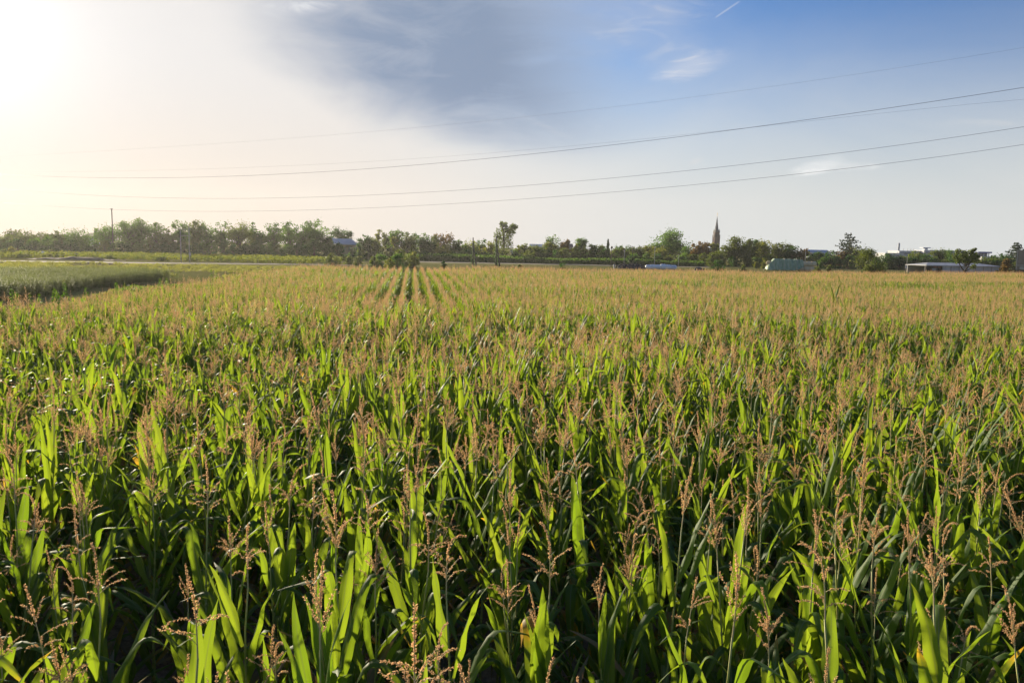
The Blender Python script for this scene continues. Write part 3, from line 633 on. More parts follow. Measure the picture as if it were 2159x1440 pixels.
def house_left():
    Y = 288; t = empty('house', (P(727, 545, Y).x, Y, 0), R(10), 'white building with grey metal roof between the tree belts', 'building')
    def X(px): return P(px, 520, Y).x - P(727, 520, Y).x
    def Z(py): return P(727, py, Y).z
    MB().box(((X(700) + X(760)) / 2, 2.5, Z(516) / 2), (X(760) - X(700), 5, Z(516))).build('wall', M_TANW, t, smooth=False)
    MB().box((X(731), 5, (Z(511)) / 2), (X(748) - X(696), 6, Z(511))).build('upper_wall', M_WHITE, t, smooth=False)
    r = MB(); v = [(X(693), .6, Z(514)), (X(755), .6, Z(515.5)), (X(740), 5.2, Z(503.5)), (X(694), 5.2, Z(503)), (X(693), 9.5, Z(514)), (X(755), 9.5, Z(515))]
    r.add(v, [(0, 1, 2, 3), (3, 2, 5, 4)], [(1, 5, 2), (0, 3, 4)]); r.build('roof', M_GROOF, t, smooth=False)
    MB().box(((X(696) + X(756)) / 2, -.6, Z(515.6)), (X(756) - X(696), 1.8, .28)).build('canopy', M_GROOF, t, smooth=False)
    MB().box((X(700.5), 1.8, Z(506)), (.7, .6, Z(501) - Z(511))).build('chimney', M_WHITE, t, smooth=False)
    for px in (728, 738, 750): MB().box((X(px), -.03, Z(524)), (1.1, .12, 1.3)).build('window', M_GLASS, t, smooth=False)
    MB().box(((X(742) + X(766)) / 2, -1.8, Z(529) / 2), (X(766) - X(742), 3.2, Z(529))).build('annex', M_WHITE, t, smooth=False)
house_left()
def barn_roof(px0, px1, ridge, eave, Y, wall, roof, label, rz=0.0, win=0):
    pc = (px0 + px1) / 2; t = empty('house', (P(pc, 545, Y).x, Y, 0), rz, label, 'building', 'roofs behind the trees')
    hw = (px1 - px0) / 2 / F * Y; ze, zr = P(pc, eave, Y).z, P(pc, ridge, Y).z
    MB().box((0, 4, ze / 2), (2 * hw, 8, ze)).build('wall', wall, t, smooth=False)
    gable(MB(), -hw, hw, 0, 8, ze + .24, zr, .4).build('roof', roof, t, smooth=False)
    for i in range(win):
        f = MB().box((-hw + (i + .5) * 2 * hw / win, -.04, ze - 1.3), (1.1, .12, 1.3)).build('window', M_GLASS, t, smooth=False)
    return t
barn_roof(92, 128, 494, 502, 330, M_TANW, M_TILE, 'low brown roof behind the hazy trees at far left')
barn_roof(170, 205, 491, 500, 320, M_WHITE, M_TILE, 'brown roofed house with pale gable left of the tall wooden pole', R(-25))
barn_roof(1118, 1155, 515, 521, 330, M_CONC, M_GROOF, 'long grey flat building behind green hedging trees', 0, 6)
barn_roof(1192, 1206, 514, 522, 320, M_WHITE, M_TILE, 'small pale house behind a rusty brown tree', 0, 2)
barn_roof(1078, 1096, 526, 532, 300, M_WHITE, M_GROOF, 'low white house right of the ragged tall tree', 0, 2)
barn_roof(1205, 1222, 531, 536, 292, M_WHITE, M_GROOF, 'low pale shed among trees below the rounded mid green tree', 0, 2)
barn_roof(1704, 1748, 527, 534, 380, M_WHITE, M_GROOF, 'pale hall roof behind trees left of the tiered cedar', 0, 4)
def factory():
    Y = 520; pc = 1950; t = empty('factory', (P(pc, 545, Y).x, Y, 0), 0, 'long white factory with stepped flat roofs and a slim chimney', 'factory')
    def X(px): return P(px, 530, Y).x - P(pc, 530, Y).x
    def Z(py): return P(pc, py, Y).z
    for px0, px1, top, y0, dep, nm in [(1866, 1905, 534.5, 0, 14, 'hall'), (1898, 1948, 530, 2, 16, 'hall'), (1944, 1966, 528.5, -2, 14, 'office_block'), (1960, 2048, 529.5, 3, 18, 'hall')]:
        zt = P((px0 + px1) / 2, top, Y).z
        wl = MB().box(((X(px0) + X(px1)) / 2, y0 + dep / 2, zt / 2), (X(px1) - X(px0), dep, zt)).build(nm, M_WHITE, t, smooth=False)
        MB().box(((X(px0) + X(px1)) / 2, y0 + dep / 2, zt + .12), (X(px1) - X(px0) + .4, dep + .4, .24)).build('roof_edge', M_GROOF, wl, smooth=False)
        MB().box(((X(px0) + X(px1)) / 2, y0 - .04, zt - 1.6), ((X(px1) - X(px0)) * .86, .1, .9)).build('window_band', M_GLASS, wl, smooth=False)
    for px in (1916, 1925, 1932, 1938): MB().box((X(px), 8, P(px, 526.5, Y).z), (.18, .18, 1.6)).build('roof_rail', M_CONC, t, smooth=False)
    MB().box((X(1964), 9, P(1964, 522.6, Y).z), (X(1972) - X(1956), 5, .5)).box((X(1964), 9, P(1964, 525, Y).z), (2, 3, 1.4)).build('roof_unit', M_GROOF, t, smooth=False)
    v = P(1900, 530, Y)
    MB().tube([(X(1899.5), 4, 0), (X(1899.5), 4, P(1900, 522, Y).z), (X(1899.5), 4, P(1900, 512.5, Y).z)], [.62, .58, .55], 12).build('chimney', M_WHITE, t)
    MB().tube([(X(1901.6), 4.7, 0), (X(1901.6), 4.7, P(1900, 520, Y).z), (X(1901.6), 4.7, P(1900, 513, Y).z)], [.34, .34, .34], 10).build('flue_pipe', M_RUST, t)
factory()
def blue_hall():
    Y = 430; pc = 2074; t = empty('showroom', (P(pc, 545, Y).x, Y, 0), 0, 'glass fronted pavilion with deep blue overhanging flat roof', 'building')
    def X(px): return P(px, 535, Y).x - P(pc, 535, Y).x
    z1, z0 = P(pc, 531, Y).z, P(pc, 534, Y).z
    MB().box((0, 5, (z1 + z0) / 2), (X(2086) - X(2057), 12, z1 - z0)).build('roof', M_BLUE, t, smooth=False)
    w_ = MB().box((X(2072), 5, z0 / 2), (X(2083) - X(2062), 9, z0 - .02)).build('wall', M_WHITE, t, smooth=False)
    for px in (2066, 2071, 2078): MB().box((X(px), .44, z0 - 1.5), (.9, .12, 2.4)).build('window', M_GLASS, w_, smooth=False)
    MB().box((X(2084.5), .2, z0 / 2), (.35, .35, z0 - .02)).build('column', M_WHITE, t, smooth=False)
    MB().box((X(2058), 6, P(pc, 535, Y).z / 2), (X(2064) - X(2048), 7, P(pc, 535, Y).z)).build('side_wing', M_GROOF, t, smooth=False)
    MB().box((X(2074), -3, P(pc, 541, Y).z / 2), (X(2092) - X(2062), 3, P(pc, 541, Y).z)).build('porch', M_WHITE, t, smooth=False)
blue_hall()
def long_shed():
    Y = 205; pc = 2030; t = empty('long_shed', (P(pc, 560, Y).x, Y, 0), R(5), 'long low grey sheet metal shed with an open dark gable end', 'shed')
    def X(px): return P(px, 560, Y).x - P(pc, 560, Y).x
    zr, ze = P(2010, 554.8, Y).z, P(2010, 560.2, Y).z
    xl, xm, xr = X(1949), X(1985), X(2112)
    MB().box(((xm + xr) / 2, .1, ze / 2), (xr - xm, .2, ze)).box((xr - .1, 4.2, ze / 2), (.2, 8, ze)).box(((xl + xr) / 2, 8.3, ze / 2), (xr - xl, .2, ze)).build('wall', M_SHED, t, smooth=False)
    r = MB(); r.add([(xl - .3, -.5, ze), (xr + .3, -.5, ze), (xr - 3, 4.2, zr), (xl + 3, 4.2, zr), (xl - .3, 8.8, ze), (xr + .3, 8.8, ze)] + [(xl - .3, -.5, ze - .14), (xr + .3, -.5, ze - .14), (xr + .3, 8.8, ze - .14), (xl - .3, 8.8, ze - .14)],
                    [(0, 1, 2, 3), (3, 2, 5, 4), (0, 6, 7, 1), (1, 7, 8, 5), (4, 5, 8, 9), (0, 4, 9, 6)], [(1, 5, 2), (0, 3, 4)]); r.build('roof', M_SHED, t, smooth=False)
    MB().box(((xl + xm) / 2, .9, ze * .42), (xm - xl - .4, .15, ze * .84)).build('bay_shade_panel', M_DARK, t, smooth=False)  # near-black panel stands in for the shade inside the open bay
    for f in (0.02, .36, .7, .98): MB().box((xl + (xm - xl) * f, .15, ze / 2), (.18, .2, ze - .15)).build('post', M_WOOD, t, smooth=False)
    MB().box((xl + (xm - xl) * .72, .22, ze * .82), ((xm - xl) * .5, .1, ze * .2)).build('rusty_panel', M_RUST, t, smooth=False)
    MB().box((xl + (xm - xl) * .62, .5, ze * .55), (1.5, .1, ze * .3)).build('pale_panel', M_WHITE, t, smooth=False)
    for k in range(7): MB().box((xm + (xr - xm) * (k + .06) / 7, -.03, ze / 2), (.1, .07, ze - .2)).build('seam', M_GREYB, t, smooth=False)
long_shed()
def old_block():
    Y = 190; v = P(2142, 560, Y); t = empty('concrete_building', (v.x, Y, 0), R(-44), 'stained brown concrete building cut by the right border', 'building')
    zt = P(2142, 529, Y).z
    MB().box((7, 4, zt / 2 + .9), (14, 8, zt - 1.8)).build('wall', M_GREYB, t, smooth=False)
    MB().box((7, 4.1, .9), (13.6, 7.6, 1.8)).build('plinth', M_TILE, t, smooth=False)
    MB().box((7, 4, zt + .09), (14.2, 8.3, .18)).build('roof_edge', M_CONC, t, smooth=False)
    MB().box((7, -.04, zt * .46), (13.9, .12, .18)).build('ledge', M_CONC, t, smooth=False)
    for k in range(4): MB().box((1.3 + k * 3.2, -.03, zt * .36), (1.0, .14, .6)).build('vent', M_CONC, t, smooth=False)
    for k in range(6): MB().box((.12 + k * 2.3, -.06, zt / 2 + .9), (.16, .14, zt - 2)).build('pilaster', M_CONC, t, smooth=False)
old_block()

# ------------------------------------------------------------------ hay stack, wrapped bales, tyre heaps
def bale_mesh(r, L, seedv):
    mb = MB(); rr = np.random.default_rng(seedv); n, m = 28, 9; v = []
    prof = [(0, .0), (0, .55), (0, .93), (.05, 1.0), (.5, 1.02), (.95, 1.0), (1, .93), (1, .55), (1, 0)]
    for u, q in prof:
        for j in range(n):
            a = j * 2 * math.pi / n; e = q * r * (1 + .015 * math.sin(3 * a + seedv) + rr.normal() * .006)
            v.append(((u - .5) * L, math.cos(a) * e, math.sin(a) * e * .985))
    q = [(i * n + j, i * n + (j + 1) % n, (i + 1) * n + (j + 1) % n, (i + 1) * n + j) for i in range(m - 1) for j in range(n)]
    return mb.add(v, q)
YB = 214
def zpx(n): return n / F * YB
RB = .68; LB_ = 1.22
def bale(px, row, k, label, mat=None):
    x = P(px, 560, YB).x; z = RB + row * (2 * RB * .96)
    o = bale_mesh(RB, LB_, k).build('hay_bale', M_HAY, None, loc=(x, YB, z), rz=R(rng.normal() * 2))
    return tag(o, label, 'hay bale', 'round straw bales in the stack')
bale(1694, 1, 1, 'upper straw bale half tucked under the tarpaulin edge'); bale(1704.5, 1, 2, 'straw bale in the top row, between two others'); bale(1715, 1, 3, 'straw bale at the open right end of the top row')
bale(1690, 0, 4, 'lower straw bale against the tarpaulin edge'); bale(1700.5, 0, 5, 'straw bale in the middle of the bottom row'); bale(1710.5, 0, 6, 'straw bale at the right end of the bottom row')
o = bale_mesh(RB, LB_, 8).build('hay_bale', M_HAY, None, loc=(P(1622, 556, YB).x, YB + .5, RB * 2.9), rz=R(75)); tag(o, 'pale straw bale poking out at the left end of the tarpaulin', 'hay bale', 'round straw bales in the stack')
o = bale_mesh(RB, LB_, 9).build('hay_bale', M_HAY, None, loc=(P(1622, 556, YB).x, YB + .5, RB), rz=R(75)); tag(o, 'straw bale at ground level by the left end of the tarpaulin', 'hay bale', 'round straw bales in the stack')
def tarp():
    nx, ny = 60, 26; v = []
    x0, x1 = P(1614, 560, YB).x, P(1690, 560, YB).x; L = x1 - x0
    tv = np.linspace(0, 1, ny)
    for i in range(nx):
        u = i / (nx - 1); x = x0 + u * L
        hh = (3.25 if u > .22 else 3.25 * (.1 + .9 * (u / .22) ** .8)) * (1 - .07 * u) + .05 * math.sin(u * 40) + .04 * math.sin(u * 23 + 1)
        bot = .25 if u < .75 else .25 + 1.1 * ((u - .75) / .25) ** 1.5
        for t in tv:
            s = (t - .5) * 2                                # front -1 .. back 1
            yy = s * (2.1 - .25 * (1 - abs(s))); zz = hh * (1 - max(0, abs(s) - .35) / .65) ** .9 if abs(s) > .35 else hh
            zz = max(zz, bot if s < 0 else .1)
            fold = .22 * math.sin(u * 34 + s * 3 + math.sin(u * 9)) * min(1, abs(s) * 1.6) + .06 * math.sin(u * 90 + 2 * s)
            v.append((x, YB + yy - fold, zz + .05 * math.sin(u * 31 + s * 5)))
    q = [(i * ny + j, (i + 1) * ny + j, (i + 1) * ny + j + 1, i * ny + j + 1) for i in range(nx - 1) for j in range(ny - 1)]
    o = MB().add(v, q).build('tarpaulin', M_TARP); md = o.modifiers.new('thickness', 'SOLIDIFY'); md.thickness = .03
    tag(o, 'creased green tarpaulin draped over the hay stack', 'tarpaulin')
    rp = MB()
    for u in (.18, .45, .8): rp.tube([(x0 + u * L, YB - 2.3, .2), (x0 + (u + .03) * L, YB - 1.2, 3.0 * (1 if u > .2 else .8)), (x0 + (u + .04) * L, YB, 3.4 * (1 if u > .2 else .85))], .035, 5)
    rp.build('rope', M_CONC, o)
tarp()
def wrapped(px, wpx, top, k, lab):
    Y = 204; v = P(px, 560, Y); r = max(.45, P(px, top, Y).z / 2); L = wpx / F * Y
    mb = MB(); rr = np.random.default_rng(k); n, m = 22, 12; vv = []
    for i in range(m):
        u = i / (m - 1); q = min(1, (1 - abs(2 * u - 1) ** 6)) ** .5
        for j in range(n):
            a = j * 2 * math.pi / n; e = r * q * (1 + rr.normal() * .025 + .03 * math.sin(5 * a + 9 * u + k))
            vv.append(((u - .5) * L, math.cos(a) * e, math.sin(a) * e))
    mb.add(vv, [(i * n + j, i * n + (j + 1) % n, (i + 1) * n + (j + 1) % n, (i + 1) * n + j) for i in range(m - 1) for j in range(n)])
    o = mb.build('wrapped_bale', M_FILM, None, loc=(v.x, Y + rng.normal() * .15, r * .97), rz=R(rng.normal() * 5))
    tag(o, lab, 'wrapped bale', 'white wrapped silage bales'); return o
for i, (px, wpx, top) in enumerate([(1366, 12, 558.2), (1376, 13, 557.6), (1387, 13, 558.0), (1398, 14, 556.8), (1409, 12, 557.8), (1420, 15, 559)]):
    o = wrapped(px, wpx, top, i, ['white wrapped bale touching the tyre heap', 'white wrapped bale, second from the tyre heap', 'white wrapped bale, third from the tyre heap', 'tallest white wrapped bale near the middle of the row', 'white wrapped bale beside the blue striped one', 'white wrapped bale with a blue stripe at the right end of the row'][i])
    if i == 5: MB().box((0, -.60, .12), (1.1, .03, .10)).build('stripe', M_BLUE, o, smooth=False)
def torus(mb, c, R0, r0, ax, n=14, m=6):
    ax = np.asarray(ax, float); ax /= np.linalg.norm(ax); a = np.cross(ax, (0.31, .9, .2)); a /= np.linalg.norm(a); b = np.cross(ax, a); v = []
    for i in range(n):
        th = i * 2 * math.pi / n; rd = a * math.cos(th) + b * math.sin(th)
        for j in range(m):
            ph = j * 2 * math.pi / m; v.append(np.array(c) + rd * (R0 + r0 * math.cos(ph)) + ax * r0 * 1.15 * math.sin(ph))
    return mb.add(v, [(i * m + j, ((i + 1) % n) * m + j, ((i + 1) % n) * m + (j + 1) % m, i * m + (j + 1) % m) for i in range(n) for j in range(m)])
def heap_of_tyres(px0, px1, top, Y, n, lab):
    L = (px1 - px0) / F * Y; h = P((px0 + px1) / 2, top, Y).z; xc = P((px0 + px1) / 2, 560, Y).x
    for k in range(n):
        u = (k + .5) / n * 2 - 1; u = np.clip(u + rng.normal() * .04, -1, 1); lv = rng.random() ** .7
        z = .3 + lv * max(.05, (h - .45) * (1 - abs(u) ** 2.6)); mb = torus(MB(), (0, 0, 0), .34, .13, (rng.normal() * .5, -1 + rng.normal() * .5, rng.normal() * .9))
        o = mb.build('tyre', M_TYRE, None, loc=(xc + u * L / 2, Y + rng.normal() * .5 - .6 * (1 - lv), z)); tag(o, lab, 'tyre', lab + 's')
    o = bpy.data.objects.new('silage_heap', None)
    bpy.data.objects.remove(o)
    nx, ny = 26, 10; v = []
    for i in range(nx):
        for j in range(ny):
            u, s = i / (nx - 1) * 2 - 1, j / (ny - 1) * 2 - 1
            v.append((u * L / 2, s * 2.4, max(0.01, h * .86 * (1 - abs(u) ** 3) * (1 - s * s) + rng.normal() * .05)))
    o = MB().add(v, [(i * ny + j, (i + 1) * ny + j, (i + 1) * ny + j + 1, i * ny + j + 1) for i in range(nx - 1) for j in range(ny - 1)]).build('silage_heap', M_TYRE, None, loc=(xc, Y, 0))
    return o
tag(heap_of_tyres(1300, 1364, 556.5, 207, 34, 'black tyre on the long dark silage heap'), 'long dark heap under black tyres left of the white wrapped bales', 'heap')
tag(heap_of_tyres(1464, 1482, 562, 190, 7, 'black tyre on the small dark heap'), 'small dark heap under tyres between field and grass', 'heap')
def mound(px0, px1, top, Y, lab, mat, name='compost_heap', deep=3.0):
    L = (px1 - px0) / F * Y; h = P((px0 + px1) / 2, top, Y).z; xc = P((px0 + px1) / 2, 545, Y).x; nx, ny = 40, 12; v = []
    ph = rng.random(4) * 6
    for i in range(nx):
        u = i / (nx - 1) * 2 - 1; e = (1 - abs(u) ** 2.5) * (.72 + .2 * math.sin(u * 5 + ph[0]) + .12 * math.sin(u * 13 + ph[1]))
        for j in range(ny):
            s = j / (ny - 1) * 2 - 1; v.append((u * L / 2, s * deep, max(.0, h * e * (1 - s * s) + rng.normal() * .06)))
    o = MB().add(v, [(i * ny + j, (i + 1) * ny + j, (i + 1) * ny + j + 1, i * ny + j + 1) for i in range(nx - 1) for j in range(ny - 1)]).build(name, mat, None, loc=(xc, Y, 0))
    return tag(o, lab, 'heap')
mound(76, 182, 531, 206, 'long dark compost heap beyond the asparagus, white sheet on its left end', M_EARTH)
mound(60, 258, 541, 186, 'low weedy bank in front of the long compost heap', M_VERGE, 'weedy_bank', 2.2)
mound(140, 236, 554, 158, 'thin dark ridge of earth beside the pale road', M_EARTH, 'earth_ridge', 1.2)
v = P(90, 533, 204); tag(MB().add([(-.9, -.2, .0), (.2, -.5, -.7), (.9, -.3, -.9), (.7, .2, .1), (.0, .2, .35), (-.7, .2, .3)], [(0, 1, 4, 5), (1, 2, 3, 4)]).build('plastic_sheet', M_FILM, None, loc=v), 'white plastic sheet lying on the left end of the compost heap', 'sheet')
bpy.data.objects['plastic_sheet'].modifiers.new('thickness', 'SOLIDIFY').thickness = .04

# ------------------------------------------------------------------ maize
def leaf_strip(mb, base, az, th0, L, W, droop, kink_t=None, kink=0.0, twist=0.0, n=12, nc=4, tone=.5, dry=0.0, side_bend=0.0, fold=0.5, wave=1.0, mi=0):
    """one maize blade: grows from base towards azimuth az, th0 from the vertical, bending over by droop; nc+1 points across"""
    t = np.linspace(0, 1, n + 1); dt = L / n
    th = th0 + droop * t ** 1.7
    if kink_t is not None: th = th + kink / (1 + np.exp(-(t - kink_t) * 38))
    a = az + side_bend * t ** 2
    d = np.stack([np.sin(th) * np.cos(a), np.sin(th) * np.sin(a), np.cos(th)], 1)
    c = np.vstack([[0, 0, 0], np.cumsum((d[:-1] + d[1:]) / 2 * dt, 0)]) + np.asarray(base)
    ac = np.stack([-np.sin(a), np.cos(a), 0 * a], 1); nm = np.cross(ac, d)
    tw = twist * t ** 1.3; cw, sw = np.cos(tw)[:, None], np.sin(tw)[:, None]
    ac, nm = ac * cw + nm * sw, nm * cw - ac * sw
    w = W * np.minimum(1, .40 + 2.6 * t) * np.clip(1 - t ** 2.0, 0, 1) ** .95
    x = np.linspace(-1, 1, nc + 1); ph = rng.random() * 6.28
    fo = fold * (1 - .6 * t)
    wv = (np.sin(t * L * 24 + ph)[:, None] * np.maximum(x, 0)[None] ** 2 + np.sin(t * L * 21 + ph * 2)[:, None] * np.maximum(-x, 0)[None] ** 2) * .0085 * wave * np.minimum(1, w / .04)[:, None]
    up = np.abs(x)[None] * (w / 2 * np.sin(fo))[:, None] + wv
    v = c[:, None] + ac[:, None] * (x[None] * (w / 2 * np.cos(fo))[:, None])[..., None] + nm[:, None] * -up[..., None] * -1.0
    i = np.arange(n)[:, None] * (nc + 1); j = np.arange(nc)[None]
    q = np.stack([i + j, i + j + 1, i + j + nc + 2, i + j + nc + 1], -1).reshape(-1, 4)
    uv = np.stack(np.broadcast_arrays((x[None] + 1) / 2, t[:, None]), -1).reshape(-1, 2)
    tn = np.stack(np.broadcast_arrays(tone, dry, np.repeat(t, nc + 1)), 1)
    mb.add(v.reshape(-1, 3), q, tone=tn, uv=uv, mi=mi)
def spikelets(mb, pts, per, size, hang, mi=0):
    """short pointed florets all along a tassel branch: two crossing slips each"""
    pts = np.asarray(pts); seg = np.linalg.norm(np.diff(pts, axis=0), axis=1); cum = np.concatenate([[0], np.cumsum(seg)])
    n = max(4, int(cum[-1] / per)); s = np.sort(rng.random(n)) * cum[-1]
    c = np.stack([np.interp(s, cum, pts[:, k]) for k in range(3)], 1)
    tg = np.stack([np.interp(s, cum, np.gradient(pts[:, k])) for k in range(3)], 1); tg /= np.linalg.norm(tg, axis=1, keepdims=True) + 1e-9
    o = rng.normal(size=(n, 3)); o -= (o * tg).sum(1, keepdims=True) * tg; o /= np.linalg.norm(o, axis=1, keepdims=True)
    d = o * .8 + tg * rng.uniform(.35, 1.3, (n, 1)) + np.array((0, 0, -hang)); d /= np.linalg.norm(d, axis=1, keepdims=True)
    L = size * rng.uniform(.7, 1.25, (n, 1)); w = L * .24
    a = np.cross(d, tg); a /= np.linalg.norm(a, axis=1, keepdims=True) + 1e-9; b = np.cross(d, a)
    st = c + d * L * .08
    for e in (a, b):
        v = np.stack([st, st + d * L * .5 + e * w, st + d * L, st + d * L * .5 - e * w], 1).reshape(-1, 3)
        tn = np.repeat(rng.random((n, 3)), 4, 0); mb.add(v, np.arange(n * 4).reshape(-1, 4), tone=tn, mi=mi)
def arc(p0, az, th0, L, droop, n=7, p=1.4):
    t = np.linspace(0, 1, n); th = th0 + droop * t ** p
    d = np.stack([np.sin(th) * math.cos(az), np.sin(th) * math.sin(az), np.cos(th)], 1) * (L / (n - 1))
    return np.vstack([[0, 0, 0], np.cumsum((d[:-1] + d[1:]) / 2, 0)]) + np.asarray(p0)
def make_tassel(mb, top, kind, lod, ms, mt):
    """kind: spread, upright, nodding, dense"""
    per, size, sides = ((.0034, .0114, 5), (.0098, .0178, 3))[lod]
    az0 = rng.random() * 6.28
    nod = {'nodding': rng.uniform(1.2, 2.1), 'spread': rng.uniform(0, .5), 'upright': rng.uniform(0, .25), 'dense': rng.uniform(0, .6)}[kind]
    rach = arc(top, az0, rng.uniform(0, .08), .36, .12, 8); 
    main = arc(rach[-4], az0, .08, rng.uniform(.20, .27), nod, 9, 2.0)
    mb.tube(rach[:6], np.linspace(.0042, .0026, 6), sides, mi=ms, cap=False); mb.tube(main, np.linspace(.0026, .0012, 9), sides, mi=ms, cap=False)
    spikelets(mb, main, per * .55, size, .1, mt)
    nb = {'spread': 8, 'upright': 5, 'nodding': 6, 'dense': 10}[kind] + int(rng.integers(-1, 3))
    for k in range(nb):
        f = rng.random(); i = 1 + f * 3.4; p0 = np.array([np.interp(i, range(8), rach[:, q]) for q in range(3)])
        a = az0 + k * 2.4 + rng.normal() * .3; L = rng.uniform(.13, .23) * (1 - .25 * f)
        th = {'spread': rng.uniform(.55, 1.05), 'upright': rng.uniform(.22, .5), 'nodding': rng.uniform(.4, .9), 'dense': rng.uniform(.25, .7)}[kind]
        dr = {'spread': rng.uniform(.2, 1.3), 'upright': rng.uniform(-.1, .3), 'nodding': rng.uniform(.3, 1.4), 'dense': rng.uniform(0, .9)}[kind]
        br = arc(p0, a, th, L, dr); mb.tube(br, np.linspace(.0017, .0009, 7), 3, mi=ms, cap=False)
        spikelets(mb, br[1:], per, size * .92, .25, mt)
TRAITS = [('spread', 'wide spreading tan tassel'), ('upright', 'narrow tassel and steep leaves'), ('nodding', 'tan tassel nodding at tip'), ('dense', 'thick bushy tan tassel'),
          ('spread', 'spreading tassel and folded over leaves'), ('nodding', 'drooping tassel and one yellow blade'), ('upright', 'slim tassel and broad arching leaves'), ('dense', 'crowded tassel above withered leaf tips'),
          ('spread', 'open tassel with long loose branches'), ('upright', 'spike like tassel and bright leaves'), ('dense', 'stout tassel and snapped hanging blade'), ('nodding', 'hooked tassel over upright leaf fan'),
          ('spread', 'wide tassel and short flag leaf'), ('upright', 'lean tassel and pale ribbed blades')]
def corn_variant(i, lod=0):
    st, fo, ta = MB(), MB(), MB()
    trait = TRAITS[i % len(TRAITS)][0] if lod == 0 else ('upright', 'dense', 'spread', 'nodding')[i % 4]
    H = rng.uniform(1.86, 2.06); lean = rng.normal(size=2) * .04
    zs = np.linspace(0, 1, 8); pts = np.stack([lean[0] * zs ** 2 + .012 * np.sin(zs * 9 + i), lean[1] * zs ** 2, zs * H], 1)
    st.tube(pts, np.linspace(.0125, .0045, 8), 7 if lod == 0 else 4, mi=0)
    nodes = 11 if lod == 0 else 9; plane = rng.random() * 6.28
    def at(z): return np.array([np.interp(z, pts[:, 2], pts[:, k]) for k in (0, 1)] + [z])
    for k in range(nodes):
        f = k / (nodes - 1); z = .22 + f * (H - .58); az = plane + (k % 2) * math.pi + rng.normal() * .38
        if lod == 0: st.tube([at(z - .012), at(z), at(z + .012)], np.array((.0135, .0165, .0135)) * (1.05 - .5 * f), 7, mi=0)
        L = rng.uniform(.80, 1.10) * (1 - .38 * max(0, f - .6) / .4); W = rng.uniform(.104, .136) * (1 - .28 * max(0, f - .6) / .4) * (.8 + .2 * min(1, f * 3))
        th0 = (.50 - .24 * f) + rng.normal() * .10; droop = (1.5 - 1.1 * f) * rng.uniform(.35, 1.3)
        kt = ka = None
        if rng.random() < (.50 if f > .35 else .3) or (i % 14 == 4 and k % 3 == 0): kt, ka = rng.uniform(.38, .72), rng.uniform(1.1, 2.2)
        if i % 14 == 10 and k == nodes - 4: kt, ka = .3, 2.5
        dry = 0.0
        if f < .32: dry = rng.uniform(.2, .9) * (rng.random() < .5)
        elif rng.random() < .006: dry = rng.uniform(.08, .35)
        if i == 5 and k == nodes - 4: dry = .38
        if i % 14 == 7 and f > .4: dry = rng.uniform(.04, .22)
        if lod == 1 and rng.random() < .006: dry = .6
        n, nc = ((14, 4), (6, 2))[lod]
        # the sheath hugs the stalk below its blade
        leaf_strip(fo, at(z) + np.array((math.cos(az), math.sin(az), 0)) * .008, az, max(.06, th0), L, W * (1 if lod == 0 else 1.12), droop, kt, ka or 0, rng.normal() * .5, n, nc, rng.random(), dry, rng.normal() * .25, .55, 1.0, 1)
    make_tassel(ta, at(H - .01), trait, lod, 2, 3)
    ear = None
    if lod == 0:
        zE = .95 + rng.random() * .15; a = plane + 1.2; e0 = at(zE); dv = np.array((math.cos(a) * .42, math.sin(a) * .42, .9)); dv /= np.linalg.norm(dv)
        ear = MB(); tt = np.array((0, .05, .2, .5, .78, .93, 1)); ear.tube(e0 + dv * (tt * .23)[:, None], np.array((.012, .02, .027, .028, .02, .010, .003)), 9, mi=4)
        for q in range(5): leaf_strip(ear, e0 + dv * .12, a + q * 1.26, .42, .15, .035, .3, n=5, nc=2, tone=.8, dry=.25, mi=1)
        for q in range(16): ear.tube(arc(e0 + dv * .222, rng.random() * 6.28, .5, .07, 1.6, 4), .0016, 3, mi=5, cap=False)
    return st, fo, ta, ear
ALLM = [M_STALK, M_LEAF, M_STEM, M_TAS, M_HUSK, M_SILK]
NV, NF = 22, 16
def merge(parts):
    o = MB()
    for p in parts:
        if p is None: continue
        for nm in ('v', 'c', 'uv', 'qm', 'tm'): getattr(o, nm).extend(getattr(p, nm))
        o.q.extend(x + o.n for x in p.q); o.t.extend(x + o.n for x in p.t); o.n += p.n
    return o
VAR = []; src = bpy.data.collections.new('maize_sources')
for i in range(NV):
    parts = corn_variant(i)
    VAR.append([p.mesh(nm, ALLM) for p, nm in zip(parts, ('stalk', 'foliage', 'tassel', 'ear'))])
    o = bpy.data.objects.new('maize_a%02d' % i, merge(parts).mesh('maize_near', ALLM)); src.objects.link(o)
for i in range(NF):
    parts = corn_variant(i, 1)
    o = bpy.data.objects.new('maize_b%02d' % i, merge(parts[:3]).mesh('maize_far', ALLM)); src.objects.link(o)
for i in range(6):                                                   # far plants that never put out a tassel
    parts = corn_variant(i, 1)
    o = bpy.data.objects.new('maize_c%02d' % i, merge(parts[:2]).mesh('maize_untasselled', ALLM)); src.objects.link(o)

